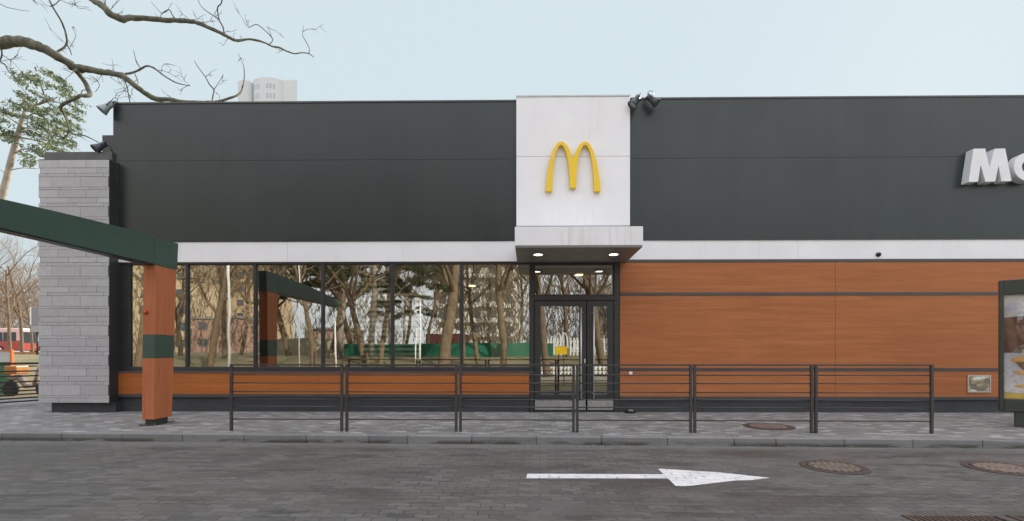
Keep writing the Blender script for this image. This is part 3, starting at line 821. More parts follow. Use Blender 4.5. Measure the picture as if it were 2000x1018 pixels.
def flat(poly, y, mat, name):
    m = M(); m.prism(poly, lambda u, v: (u, y, v), lambda u, v: (u, y+.0015, v)); return m.build(name, mat, pb, local=True, norm=True)
def ell(cx, cz, rx, rz, n=28, a0=0, a1=360): return [(cx+rx*math.cos(R(a0+(a1-a0)*i/n)), cz+rz*math.sin(R(a0+(a1-a0)*i/n))) for i in range(n + (0 if a1-a0 == 360 else 1))]
COLA = plain("printed cola brown", (.17,.075,.06), .35, 0, .35, 9); BUN = plain("printed bun gold", (.80,.46,.15), .35, 0, .25, 9); CREAM = plain("printed cream", (.85,.78,.64), .35, 0, .15, 9)
CHEESE = plain("printed cheese yellow", (.88,.62,.10), .35, 0, .15, 9); MEAT = plain("printed brown", (.22,.13,.10), .35, 0, .4, 12); TRAY = plain("printed tray white", (.70,.71,.76), .35, 0, .2, 10); RB = plain("printed ribbon", (.62,.28,.12), .35, 0, .2, 9); PAPER = plain("printed checked napkin", (.78,.78,.86), .35, 0, .22, 16)
flat([(.063,1.30),(.30,1.30),(.35,1.55),(.40,1.95),(.063,1.92)], .0585, COLA, "cup")
flat(ell(.295, 1.97, .20, .05, a0=-60, a1=200), .057, TRAY, "cup_lid")
flat(ell(.60, 1.30, .42, .20, a0=0, a1=180), .0585, CREAM, "bun_top"); flat(ell(.60, 1.17, .46, .10), .057, BUN, "bun_edge")
flat([(.20,1.14),(1.05,1.16),(1.05,1.02),(.30,1.00)], .0555, MEAT, "patty"); flat([(.42,1.13),(.98,1.13),(.80,.98),(.46,.96)], .054, CHEESE, "cheese")
flat(ell(.62, .98, .44, .10, a0=180, a1=360), .0525, BUN, "bun_bottom")
flat([(.063,.98),(.40,.87),(1.25,.84),(1.25,.62),(.063,.58)], .051, PAPER, "napkin"); flat(ell(.46, .715, .27, .045), .0495, BUN, "fries"); flat([(.063,.495),(1.25,.495),(1.25,.57),(.063,.60)], .051, CHEESE, "bottom_strip")
flat(ell(.60, 2.03, .16, .055), .0545, RB, "ribbon"); flat(ell(.58, 2.16, .085, .05, a0=0, a1=180), .0555, BUN, "badge"); flat(ell(.60, 2.09, .17, .05), .0535, TRAY, "ribbon_panel")
tc = bpy.data.curves.new("t", 'FONT'); tc.body = "Ta"; tc.size = .13; tc.extrude = .001; tc.offset = .004
to = bpy.data.objects.new("t", tc); col.objects.link(to); bpy.context.view_layer.update(); me = bpy.data.meshes.new_from_object(to); col.objects.unlink(to); bpy.data.objects.remove(to)
lo = bpy.data.objects.new("lettering", me); me.materials.clear(); me.materials.append(COLA); col.objects.link(lo); lo.parent = pb; lo.rotation_euler = (R(90), 0, 0); lo.location = (.52, .0515, 2.045)
gl = m_glass("poster glazing", .04, (.97,.97,.97)); m = M(); m.box(.061, Wd-.061, .018, .022, .491, z1-.261); m.build("glazing", gl, PS, local=True)

# ------------------------------------------------------------------ trees
def rv(rng, s=1): return Vector((rng.uniform(-s,s), rng.uniform(-s,s), rng.uniform(-s,s)))
def branch(m, twm, rng, p, d, r0, L, lev, maxlev, n=6, up=.10):
    segs = 5 if lev < 2 else 4 if lev < maxlev-1 else 3
    pts = [p.copy()]; rad = [r0]; dd = d.normalized()
    for i in range(segs):
        dd = (dd + rv(rng, .22 if lev else .10) + Vector((0,0,up*(1 if lev else .5)))).normalized()
        pts.append(pts[-1] + dd*L/segs); rad.append(r0*(1-(i+1)/segs*(.55 if lev == 0 else .7)))
    (m if lev < 2 else twm).tube(pts, rad, n if lev == 0 else 5 if lev < 3 else 3, cap=False)
    if lev >= maxlev: return
    k = {0: 7, 1: 6, 2: 5, 3: 4}.get(lev, 3)
    for j in range(k):
        t = rng.uniform(.42 if lev == 0 else .2, 1.0); f = t*segs; i = min(segs-1, int(f)); q = pts[i].lerp(pts[i+1], f-i)
        base = (pts[i+1]-pts[i]).normalized(); o = base.cross(rv(rng)).normalized()
        ang = rng.uniform(.45, .95); nd = base*math.cos(ang)+o*math.sin(ang)
        branch(m, twm, rng, q, nd, rad[i]*rng.uniform(.42,.6), L*rng.uniform(.48,.68), lev+1, maxlev, n, up)
BARK1 = m_bark("brown grey bark", (.13,.09,.055), (.23,.165,.105)); TWIG = m_bark("brown twigs", (.16,.115,.072), (.27,.20,.13))
BARKP = m_bark("orange pine bark", (.29,.25,.20), (.42,.37,.31)); BARKD = m_bark("mossy dark bark", (.055,.060,.048), (.17,.16,.10))
def make_bare(seed, H, r0, maxlev=4, lean=(0,0), twig_label=None):
    rng = random.Random(seed); t = thing("bare_tree", (0,0,0), "x", "tree")
    m, tw = M(), M(); branch(m, tw, rng, Vector((0,0,-.1)), Vector((lean[0], lean[1], 1)), r0, H*.62, 0, maxlev, 10, .06)
    m.build("trunk", BARK1, t, local=True); tw.build("crown", TWIG, t, local=True); return t
def needles(m, rng, c, rx, rz, n, s=.16):
    for _ in range(n):
        while True:
            q = rv(rng)
            if q.length < 1: break
        p = c + Vector((q.x*rx, q.y*rx, q.z*rz)); a = rv(rng).normalized(); b = a.cross(rv(rng)).normalized(); ss = s*rng.uniform(.6,1.3)
        m.quad(p-a*ss-b*ss*.18, p+a*ss-b*ss*.18, p+a*ss*1.1+b*ss*.25, p-a*ss*.8+b*ss*.22)
PINEL = m_leaf("pine needles", (.15,.20,.12), (.31,.35,.17)); PINED = m_leaf("dark pine needles", (.045,.07,.03), (.10,.12,.05))
def make_pine(seed, H):
    rng = random.Random(seed); t = thing("pine_tree", (0,0,0), "x", "tree"); m, lf, tp = M(), M(), []
    pts = [Vector((math.sin(i*.7+seed)*.15, math.cos(i*.9)*.12, H*i/8-.1)) for i in range(9)]; m.tube(pts, [.22*(1-i/10) for i in range(9)], 10)
    for i in range(26):
        h = rng.uniform(.32, 1)*H; a = rng.uniform(0, 6.28); L = (1.1-h/H)*H*.42+.6; f = h/H*8; k = min(7, int(f)); q = pts[k].lerp(pts[k+1], f-k)
        e = q + Vector((math.cos(a)*L, math.sin(a)*L, rng.uniform(-.1,.5)*L*.5)); mid = q.lerp(e, .5)+Vector((0,0,.12*L)); m.tube([q, mid, e], [.06, .04, .015], 5, cap=False)
        for c, kx in ((e, 1), (mid.lerp(e, .5), .8), (mid, .6)): needles(lf, rng, c, .75*kx, .32*kx, 150, .14)
    m.build("trunk", BARKP, t, local=True); lf.build("crown", PINED, t, local=True); return t

# --- big bare tree whose limbs reach in at the top left
BT = thing("bare_tree", (-17.6, 3.6, -.1), "large bare tree whose mossy limbs reach over the roof at the top left", "tree")
YB = 3.4
LIMBS = []; lrng = random.Random(12)
def limb(m, pts, n=8, dy=0.0, jit=0):
    ps, rs = [], []
    sc_ = (YB+dy-CAMY)/FPX
    for i, (x, y, w_) in enumerate(pts):
        ps.append(at(x, y, YB+dy+.25*math.sin(i*.8))); rs.append(w_/2*sc_)
    # subdivide softly with Catmull-Rom
    P, Q = [], []
    for i in range(len(ps)-1):
        p0, p1, p2, p3 = ps[max(0,i-1)], ps[i], ps[i+1], ps[min(len(ps)-1,i+2)]
        for k in range(3):
            t = k/3; P.append(.5*((2*p1)+(p2-p0)*t+(2*p0-5*p1+4*p2-p3)*t*t+(3*p1-p0-3*p2+p3)*t**3)); Q.append(rs[i]+(rs[i+1]-rs[i])*t)
    P.append(ps[-1]); Q.append(rs[-1]*.8); Q = [q*lrng.uniform(.90, 1.12) for q in Q]; m.tube([p+rv(lrng, q*.16) for p, q in zip(P, Q)], Q, n)
    LIMBS.append((P, Q))
m = M(); m.tube([(-17.6,3.6,-.3),(-17.4,3.6,2),(-17.7,3.5,4.5),(-17.5,3.5,7),(-17.0,3.45,9.0),(-17.2,3.4,11.5),(-16.6,3.4,14)], [.42,.36,.33,.31,.28,.22,.15], 14); m.build("trunk", BARKD, BT)
m = M(); limb(m, [(-190,120,26),(-110,95,24),(-40,88,22),(0,85,21),(30,82,20),(60,85,19),(82,94,17),(105,107,16),(130,122,15),(147,133,17),(165,134,14),(190,139,12),(215,143,11),(238,148,11),(262,166,10),(280,180,10),(305,193,9),(330,194,8),(348,198,8),(372,200,7),(400,201,7),(425,199,5),(445,193,4.5),(462,187,4),(471,179,3.5),(474,168,3)], 12)
limb(m, [(147,136,12),(158,150,9),(168,164,8),(174,178,8),(175,187,8),(159,187,7),(150,191,6),(137,197,6),(118,208,5.5),(124,220,4.5),(129,232,4),(137,255,4),(146,263,3),(162,264,2.5),(178,271,2),(194,279,1.6)], 8, .1)
m.build("limb", BARKD, BT)
m = M(); limb(m, [(60,-90,16),(120,-45,14),(160,-16,13),(180,0,11),(196,8,12),(208,20,13),(222,31,12),(240,37,12),(265,35,10),(310,38,9),(340,40,8),(372,42,8),(392,47,8),(415,57,7),(438,68,6),(450,75,5.5),(465,80,5),(482,77,4),(502,79,4),(520,85,3.5),(532,91,3.2),(545,93,3),(560,100,2.6),(575,105,2.4),(590,103,2),(603,105,2),(613,112,1.4)], 10, .3); m.build("limb", BARKD, BT)
m = M()
for tw in ([(104,104,4.5),(118,98,4),(130,86,3.6),(129,68,3.4),(121,44,3.2),(110,25,3),(101,10,2.8),(94,-6,2.4),(88,-30,2)], [(103,12,2.4),(112,5,2),(119,-2,1.8)], [(131,88,2.4),(136,96,2),(140,108,1.4)], [(137,92,1.2),(144,80,1.1),(148,68,1),(141,54,.8)],
           [(240,146,4.5),(262,141,4),(275,135,4),(287,129,3.6),(302,134,3.2),(320,148,2.8),(340,160,2.4),(356,165,2),(372,168,1.4)], [(276,134,2),(268,125,1.6),(264,112,1.2),(261,98,.9)], [(262,141,1.6),(268,155,1.5),(270,165,1.2)], [(244,158,2.2),(249,172,2),(251,185,1.8),(255,204,1.4)], [(248,180,1.4),(240,175,1)],
           [(438,68,3.6),(436,54,3),(428,38,2.6),(425,15,2.4),(432,7,2.2),(435,-8,1.8)], [(427,38,2.2),(413,28,1.8),(401,20,1.6),(390,8,1.2),(386,-6,1)], [(344,39,3),(337,30,2.2),(330,19,2),(316,27,1.5),(314,34,1.5)], [(316,27,1.2),(304,14,1),(295,4,.8)],
           [(527,86,2.2),(533,77,2),(520,62,1.7),(502,48,1.7),(487,54,1.4)], [(532,76,1.4),(527,63,1),(521,50,.8)], [(603,104,1.8),(604,94,1.6),(595,77,1.4),(591,68,1),(593,50,.6)],
           [(414,199,3),(416,186,2.6),(418,175,2.4),(409,165,2),(401,150,1.6),(384,127,1.2),(380,118,.8)], [(418,175,1.8),(427,162,1.3),(436,146,.9)], [(430,198,1.6),(428,186,.8)], [(474,170,2.6),(477,152,2.2),(476,130,1.4),(470,115,1),(465,104,.7)],
           [(135,254,3),(131,263,2.6),(127,268,2.6),(110,266,2.2),(96,263,1.8),(90,262,1)], [(2,90,3),(4,108,2.6),(0,120,2.4),(10,126,2.2),(16,138,2),(28,150,1.8),(40,168,1.3),(50,182,.8)], [(0,120,2.6),(-14,108,3)], [(5,108,1.5),(20,118,1.2),(21,130,.9)],
           [(205,8,2),(206,-6,2)], [(-30,2,1.4),(0,8,1.3),(12,14,1.2),(40,20,.9),(58,22,.6)], [(140,-10,1.2),(152,15,1),(166,17,.8),(180,22,.6)], [(180,150,1.6),(190,158,1.4),(194,168,1.2),(186,180,1)], [(215,150,1.2),(228,160,.9),(240,163,.7)], [(300,130,.9),(308,140,.7)], [(158,186,2),(160,178,1.8),(167,176,1.6),(173,182,1.4)],
           [(485,54,1.0),(480,49,.7)], [(372,168,.8),(362,160,.7)], [(60,-5,1.2),(72,10,.8)]):
    limb(m, tw, 5, .1)
for P, Q in list(LIMBS):
    for _ in range(max(1, len(P)//7)):
        i = lrng.randrange(len(P)); q = P[i]; L_ = lrng.uniform(.25, .8); d = Vector((lrng.uniform(-1,1), lrng.uniform(-.5,.5), lrng.uniform(-.7,1.2))).normalized()
        pp = [q]
        for k in range(5): d = (d+rv(lrng, .45)).normalized(); pp.append(pp[-1]+d*L_/5)
        m.tube(pp, [.008,.007,.006,.005,.004,.003], 4)
        for _2 in range(2):
            k = lrng.randrange(1, 5); d2 = (d+rv(lrng, .9)).normalized(); m.tube([pp[k], pp[k]+d2*L_*.2, pp[k]+(d2+rv(lrng,.3))*L_*.4], [.007,.005,.003], 4)
m.build("crown", m_bark("dark twig bark", (.07,.07,.06), (.11,.105,.09)), BT)

# --- tall pine behind the wing
YP = 15.5
PT = thing("pine_tree", (at(-45, 688, YP).x, YP, tz(-25, YP)), "tall pine with a pale orange trunk rising behind the stone-clad wall", "tree")
def lp(x, y, dy=0): return at(x, y, YP+dy)
sP = (YP-CAMY)/FPX
m = M(); tp = [(-48,760,24),(-44,640,23),(-30,520,20),(-10,440,14),(4,385,12),(14,345,11),(22,310,10),(30,280,9),(37,255,8),(44,232,7),(50,213,5.5)]
m.tube([lp(a, b) for a, b, c in tp], [c/2*sP for a, b, c in tp], 12)
for q in ([(48,215,6),(62,206,5),(78,203,4.5),(90,192,4),(85,182,3),(81,170,2.5),(80,160,2)], [(78,203,3.5),(95,198,2.5),(112,190,1.8)], [(40,250,4),(60,250,3),(85,262,2.4),(110,270,1.6)], [(34,268,4),(60,272,3.4),(90,280,2.5),(115,285,1.6)], [(28,300,3.4),(42,292,2.6),(60,290,2),(75,296,1.2)], [(40,245,3),(20,232,2.4),(5,222,1.6)], [(31,275,2.6),(14,264,2),(3,258,1.2)], [(45,232,3),(65,222,2.4),(100,225,1.8),(140,222,1)], [(20,332,2),(45,328,1.4),(76,330,.9)], [(85,185,2),(70,178,1.4),(60,175,1)], [(50,213,4),(50,195,3),(44,180,2)], [(90,192,2.6),(110,200,2.2),(140,205,1.4)], [(16,345,1.6),(2,332,1.2),(-10,330,1)]):
    m.tube([lp(a, b, .4*math.sin(i+a)) for i, (a, b, c) in enumerate(q)], [c/2*sP for a, b, c in q], 6)
m.build("trunk", BARKP, PT)
m = M(); rng = random.Random(11)
pads = [(50,147,19,6),(42,158,13,5),(62,153,12,6),(88,147,20,6),(70,160,16,5),(106,153,14,6),(122,160,11,8),(110,168,10,5),(126,178,11,5),(140,190,12,5),(44,186,10,6),(52,196,12,6),(40,205,14,6),(60,210,14,5),(78,216,14,5),(20,214,16,5),(6,222,14,6),(2,232,12,5),(30,224,12,4),(96,214,12,5),(112,224,13,5),(128,212,11,5),(148,202,9,6),(152,216,8,6),(146,232,9,5),(132,238,11,5),(116,244,12,5),(100,240,11,5),(84,236,11,5),(70,230,11,4),(66,246,10,4),(86,252,12,4),(104,258,12,4),(126,258,12,4),(140,250,8,4),(152,246,5,4),(12,256,13,4),(4,264,12,5),(22,262,9,4),(50,258,12,4),(64,262,10,4),(92,272,13,4),(112,276,12,4),(128,272,10,4),(134,284,7,4),(80,286,12,4),(62,292,10,4),(96,290,10,4),(50,304,8,4),(60,312,7,4),(52,320,6,4),(74,300,7,3),(20,276,7,3),(-14,240,16,7),(-20,262,16,6),(96,195,7,4),(66,182,5,3),(110,288,8,3),(120,295,8,3)]
for a, b, rx, rz in pads:
    for _ in range(4):
        da, db = rng.uniform(-1, 1)*rx, rng.uniform(-1.1, 1.1)*rz
        c = lp(a+da, b+db+abs(da)*.15, rng.uniform(-1.3, 1.3)); k = rng.uniform(.16, .42)
        ax = Vector((1, 0, rng.uniform(-.5, .35)))
        for j in range(int(44*k*rx/10)+11):
            q = c + ax*rng.gauss(0, 1)*rx*sP*k*.55 + Vector((0, rng.gauss(0, .25), rng.gauss(0, 1)*rz*sP*.38))
            n1 = rv(rng).normalized(); n2 = n1.cross(rv(rng)).normalized(); ss = rng.uniform(.05, .12)
            m.quad(q-n1*ss-n2*ss*.25, q+n1*ss-n2*ss*.2, q+n1*ss*1.1+n2*ss*.25, q-n1*ss*.8+n2*ss*.22)
m.build("crown", PINEL, PT)

# --- trees in the left background
far1 = make_bare(3, 12, .15, 5); far1["label"] = "slim bare tree at the left edge whose trunk stands before the red coach"
def place_at(o, px, Y, label, rz, s=1.0, group=None, dz=0):
    x = at(px, 688, Y).x; o.location = (x, Y, tz(x, Y)+dz); o.rotation_euler = (0, 0, rz); o.scale = (s*.9, s*.9, s); o["label"] = label
    if group: o["group"] = group
    return o
GB = "bare trees in the street at the far left"
place_at(far1, 20, 24, "slim bare tree at the left edge whose trunk stands before the red coach", .3, .85, GB)
f2 = dup(far1); place_at(f2, 43, 30, "bare tree just left of the grey sign box, between the two coaches", 2.2, 1.0, GB)
for px, Y, rz, s, lb in ((-30, 34, 4.0, 1.1, "bare tree partly cut by the photo's left edge, behind the low green board"), (64, 46, 1.1, 1.05, "bare tree close beside the stone-clad wall, behind the grey sign box"), (4, 60, 5.1, 1.2, "bare tree far behind the red coach"), (90, 62, 3.1, 1.3, "far bare tree showing only its crown's edge beside the stone-clad wall")):
    place_at(dup(far1), px, Y, lb, rz, s, GB)
m = M(); rng = random.Random(21)
for i in range(330):
    a = rng.uniform(-135, -80); y = rng.uniform(74, 104); h = rng.uniform(7, 17)
    for j in range(34):
        q = Vector((a+rng.uniform(-2,2), y+rng.uniform(-2,2), tz(a, y)+rng.uniform(.1, 1)**.7*h)); e = q+Vector((rng.uniform(-1,1), rng.uniform(-1,1), rng.uniform(.5,1.8))); m.tube([q, e], [.05, .015], 3, cap=False)
tag(m.build("far_brush", m_bark("hazy brown brush", (.20,.14,.10), (.34,.26,.19))), "mass of hazy brown winter brush behind the coaches", "brush", kind="stuff")

# ------------------------------------------------------------------ vehicles and yard things at left
REDV = plain("red coach paint", (.36,.050,.035), .3, 0, .05, 2); WHV = plain("white coach paint", (.75,.73,.72), .3, 0, .05, 2); TINT = plain("tinted vehicle glass", (.03,.035,.04), .08); TYRE = plain("tyre rubber", (.02,.02,.02), .8)
HL = plain("headlight glass", (.7,.7,.65), .1)
def coach(px0, px1, Y, top_px, label, lower, upper, L=11.5):
    x1 = at(px1, 688, Y).x; x0 = x1-L if px0 is None else at(px0, 688, Y).x; zg = tz(x1, Y); zt_ = at(px1, top_px, Y).z; h = zt_-zg
    t = thing("coach", ((x0+x1)/2, Y, zg), label, "coach", "coaches parked across the street")
    m = M(); m.box(x0, x1, Y, Y+2.5, zg+.35, zg+h*.48); m.build("body", lower, t, bevel=.12)
    m = M(); m.box(x0+.02, x1-.02, Y+.02, Y+2.48, zg+h*.481, zg+h); m.build("roof", upper, t, bevel=.15)
    n = 6; ww = (x1-x0-.8)/n
    for i in range(n): m = M(); m.box(x0+.4+i*ww+.06, x0+.4+(i+1)*ww-.06, Y-.012, Y+.019, zg+h*.5, zg+h*.84); m.build("window", TINT, t)
    m = M(); m.box(x1-.021, x1+.012, Y+.2, Y+2.3, zg+h*.42, zg+h*.86); m.build("windscreen", TINT, t)
    for fx in (.18, .78):
        m = M(); cx = x0+(x1-x0)*fx; m.lathe([(.48, 0), (.5, .05), (.5, .25), (.48, .3)], (cx, Y-.03, zg+.5), (0,1,0), 24); wl = m.build("wheel", TYRE, t)
        m = M(); m.lathe([(.26, 0), (.2, -.03), (.05, -.03)], (cx, Y-.031, zg+.5), (0,1,0), 20); m.build("rim", STEEL, wl)
    for yy in (Y+.3, Y+2.2): m = M(); m.lathe([(.14, 0), (.12, .04)], (x1-.001, yy, zg+.8), (1,0,0), 16); m.build("headlight", HL, t)
    return t
coach(None, 38, 52, 641, "red coach with a pale roof at the left edge behind the trees", REDV, plain("pale pinkish roof paint", (.66,.42,.40), .3))
coach(45, 150, 58, 645, "red and white coach half hidden by the stone-clad wall", REDV, WHV, 8)
# leaf bank
tag((lambda m: m.build("leaf_litter", plain("orange brown leaf litter", (.32,.17,.07), .95, 0, .35, 3)))(M().box(-60, -16, 24, 25.5, 1.10, 1.33)), kind="structure")
ky = 5.5; kx0, kx1 = at(-70, 688, ky).x, at(21, 688, ky).x
zt_ = at(10, 683, ky).z; gz = tz(-16, ky)
KS = thing("yard_board", ((kx0+kx1)/2, ky, gz), "low green board with orange frame and pale top strip at the photo's left edge", "board")
ORG = plain("orange painted frame", (.62,.15,.03), .4); m = M(); m.box(kx0, kx1, ky, ky+.12, gz, zt_-.42); m.build("green_panel", plain("green board", (.04,.12,.05), .5), KS)
m = M(); m.box(kx0, kx1, ky+.01, ky+.11, zt_-.418, zt_-.04); m.build("pale_panel", plain("pale grey board", (.5,.52,.52), .5), KS)
m = M(); m.box(kx1+.001, kx1+.06, ky-.03, ky+.05, gz, zt_); m.box(kx0, kx1, ky-.03, ky+.05, zt_-.038, zt_); m.build("frame", ORG, KS)
# orange cargo scooter behind the fence
by = 5.0; bx = at(46, 700, by).x; gz = tz(bx, by)
SC = thing("parked_scooter", (bx, by, gz), "parked scooter with an orange box behind the left yard fence", "scooter")
m = M(); m.box(bx-.42, bx-.02, by-.22, by+.22, gz+.74, gz+1.0); m.build("cargo_box", plain("orange box", (.42,.17,.04), .4), SC, bevel=.03)
m = M(); m.tube([(bx-.45,by,gz+.6),(bx-.1,by,gz+.62),(bx+.1,by,gz+.35),(bx+.35,by,gz+.35),(bx+.5,by,gz+.95)], [.09,.11,.09,.07,.04], 10); m.build("body", plain("tan scooter body", (.22,.17,.14), .4), SC)
m = M(); m.tube([(bx+.48,by-.3,gz+1.0),(bx+.48,by+.3,gz+1.0)], .02, 8); m.tube([(bx+.5,by,gz+.95),(bx+.68,by,gz+.27)], .03, 8); m.build("handlebar", BLACKP, SC)
for xx_ in (-.42, .68): m = M(); m.lathe([(.2,0),(.26,.03),(.26,.09),(.2,.12)], (bx+xx_, by-.06, gz+.26), (0,1,0), 22); m.build("wheel", TYRE, SC)
# grey sign box on a post
sy = 19.0; a, b = at(59, 600, sy), at(78, 649, sy)
SB = thing("street_sign_box", ((a.x+b.x)/2, sy, tz(a.x, sy)), "grey box sign on a post just left of the stone-clad wall", "sign")
zmid = (a.z+b.z)/2
m = M(); m.box(a.x, b.x, sy, sy+.3, b.z+.42, a.z); m.build("upper_panel", plain("blue grey sheet", (.22,.23,.25), .5), SB, bevel=.02); m = M(); m.box(a.x+.02, b.x, sy, sy+.28, b.z, b.z+.40); m.build("lower_panel", plain("grey sheet", (.32,.32,.33), .5), SB, bevel=.02)
m = M(); m.box(a.x, a.x+.08, sy-.02, sy, b.z+.42, a.z); m.build("edge_strip", WHP, SB); m = M(); cx = (a.x+b.x)/2; m.tube([(cx, sy+.15, tz(cx, sy)), (cx, sy+.15, b.z)], .06, 10); m.build("post", RAIL, SB)

# ------------------------------------------------------------------ far tower
YT = 150.0; sT = (YT-CAMY)/FPX
TW = thing("apartment_tower", (at(519, 400, YT).x, YT, 1), "pale high-rise apartment tower with curved centre bay rising behind the dark fascia", "building")
TWM = plain("pale tower render", (.55,.57,.58), .9, 0, .04, .1)
def tx(px): return at(px, 400, YT).x
def tzp(py): return at(519, py, YT).z
xr = tx(577.5); xq = tx(548); ws = [(xq, YT+1), (xr, YT+1), (xr*1.07, YT+11), (xq, YT+11)]
m = M(); m.prism(ws, lambda u, v: (u, v, 0), lambda u, v: (u, v, tzp(153.5))); m.build("side_wing", TWM, TW, norm=True)
m = M(); n = 18; cx, rw = tx(521), (tx(552)-tx(490))/2; pl = [(cx+rw*math.cos(R(180+180*i/n)), YT+2+3.2*math.sin(R(180+180*i/n))) for i in range(n+1)]+[(cx+rw-4, YT+10), (cx-rw, YT+10)]
zz = tzp(155); m.prism(pl, lambda u, v: (u, v, 0), lambda u, v: (u, v, zz)); m.build("curved_bay", TWM, TW, norm=True)
m = M(); cx2, rw2 = tx(474), (tx(489.5)-tx(459.5))/2; pl = [(cx2+rw2*math.cos(R(180+180*i/n)), YT+2+2.0*math.sin(R(180+180*i/n))) for i in range(n+1)]+[(cx2+rw2-3, YT+10), (cx2-rw2-1, YT+10)]
m.prism(pl, lambda u, v: (u, v, 0), lambda u, v: (u, v, tzp(156))); m.build("corner_bay", TWM, TW, norm=True)
TG = plain("pale blue window glass", (.33,.40,.47), .3)
for pxc in (503, 531):
    for i in range(20):
        zc_ = tzp(171)-i*3.15; m = M()
        for k in (-1, 0, 1):
            xx_ = tx(pxc+k*5.6); yy = YT+2-3.2*math.sqrt(max(0, 1-((xx_-cx)/rw)**2)); m.box(xx_-.3, xx_+.3, yy-.04, yy+.5, zc_-.75, zc_+.75)
        m.build("window", TG, TW)

# ------------------------------------------------------------------ the street side mirrored in the glass
def block(px0, px1, py_top, dep, name, mat, label, floors=3.0, wcol=(.10,.12,.14), depth=12, bal=False, wf=1.5):
    a, b = mir(px0, py_top, dep), mir(px1, py_top, dep); y = a.y; z0 = tz(0, y)-.3; zt_ = a.z
    t = thing(name, ((a.x+b.x)/2, y, z0), label, "building")
    m = M(); m.box(a.x, b.x, y-depth, y, z0, zt_); m.build("wall", mat, t)
    m = M(); m.box(a.x-.3, b.x+.3, y-depth-.3, y+.3, zt_, zt_+.4); m.build("roof", plain("grey roof edge", (.3,.3,.3), .8), t)
    nf = int((zt_-z0)/floors); nw = int((b.x-a.x)/3.2); wm = plain("flat window glass", wcol, .15)
    cnt = 0
    for f in range(min(nf, 9)):
        for k in range(nw):
            if cnt >= 96: break
            xx_ = a.x+(k+.5)*(b.x-a.x)/nw; zc_ = z0+.3+f*floors+1.7
            m = M(); m.box(xx_-wf/2, xx_+wf/2, y-.05, y+.04, zc_-.7, zc_+.7); m.build("window", wm, t); cnt += 1
        if bal:
            m = M(); m.box(a.x+1, b.x-1, y+.05, y+1.1, z0+.3+f*floors+.05, z0+.3+f*floors+.95); m.build("balcony", plain("white balcony front", (.7,.68,.64), .7), t)
    return t
block(120, 372, 330, 88, "apartment_block", m_facade("cream render", (.55,.43,.27)), "tall cream apartment block mirrored in the leftmost window panes")
block(385, 520, 380, 105, "apartment_block", m_facade("tan render", (.50,.38,.25)), "tall tan apartment block mirrored behind the pale pole")
block(372, 462, 622, 84, "town_house", m_facade("pink render", (.40,.25,.20)), "low pinkish house mirrored below the cream apartment block", depth=8)
block(595, 680, 644, 82, "town_house", m_facade("dusty pink render", (.40,.27,.23)), "small pink house mirrored at the tip of the reflected beam", depth=8)
block(850, 1010, 400, 100, "apartment_block", m_facade("white render", (.62,.58,.52)), "white apartment block with balconies mirrored left of the door", bal=True)
block(1165, 1330, 560, 95, "apartment_block", m_facade("grey render", (.40,.38,.36)), "grey block mirrored in the narrow right door leaf")
# beige wall, green fence, pickets
def fence(px0, px1, pt_, pb_, dep, mat, label, boards=None, gap=0):
    a, b = mir(px0, pt_, dep), mir(px1, pb_, dep); y = a.y; x0, x1 = a.x, b.x
    t = thing("fence", ((x0+x1)/2, y, b.z), label, "fence")
    m = M(); x = x0; bw = boards or 2.4
    while x < x1: m.box(x, min(x1, x+bw-gap), y-.03, y+.03, b.z, a.z+(.0 if gap < .02 else .02*math.sin(x*40))); x += bw
    m.build("panel", mat, t)
    n = 0; x = x0; m = M()
    while x < x1+.1: m.box(x-.04, x+.04, y-.12, y-.035, b.z-.6, a.z+.03); x += 2.4
    m.build("posts", mat, t)
    m = M(); m.box(x0, x1, y-.06, y-.032, b.z+.2*(a.z-b.z), b.z+.2*(a.z-b.z)+.08); m.box(x0, x1, y-.06, y-.032, b.z+.75*(a.z-b.z), b.z+.75*(a.z-b.z)+.08); m.build("rail", mat, t)
fence(505, 690, 661, 696, 52, m_facade("beige wall render", (.44,.38,.28)), "plain beige street wall mirrored under the reflected beam", 2.4, .0)
fence(672, 1082, 671, 697, 42, plain("green fence sheet", (.016,.135,.082), .5, 0, .2, .6), "green sheet fence mirrored along the bottom of the right-hand panes", 2.4, .012)
fence(1050, 1330, 661, 694, 45, WHP, "white picket fence mirrored in the glass door behind the emblem sign", .30, .15)
fence(1050, 1330, 715, 731, 31, WHP, "low white picket edging mirrored in the glass door near its middle", .24, .12)
# poles
def pole(px, ptop, dep, r0, label):
    p = mir(px, ptop, dep); t = thing("white_pole", (p.x, p.y, tz(p.x, p.y)), label, "pole", "white poles mirrored in the windows")
    m = M(); m.tube([(p.x, p.y, tz(p.x, p.y)-.1), (p.x, p.y, p.z)], [r0, r0*.8], 12); m.build("shaft", WHP, t)
    m = M(); m.lathe([(r0*1.2, 0), (r0*1.4, .05), (.01, .1)], (p.x, p.y, p.z)); m.build("cap", STEEL, t)
pole(447, 300, 24, .07, "tall white pole mirrored in the pane left of the reflected gate pillar")
pole(655, 625, 27, .05, "short white pole mirrored just right of the reflected beam's tip")
pole(820, 588, 27, .06, "white pole mirrored in the pane in front of the green fence")
pole(812, 640, 29, .04, "lower white pole mirrored close beside the taller one before the green fence")
pole(584, 420, 30, .035, "thin tall pole mirrored under the reflected beam")
pole(1196, 420, 24, .06, "tall white pole mirrored in the pane over the door's right leaf")
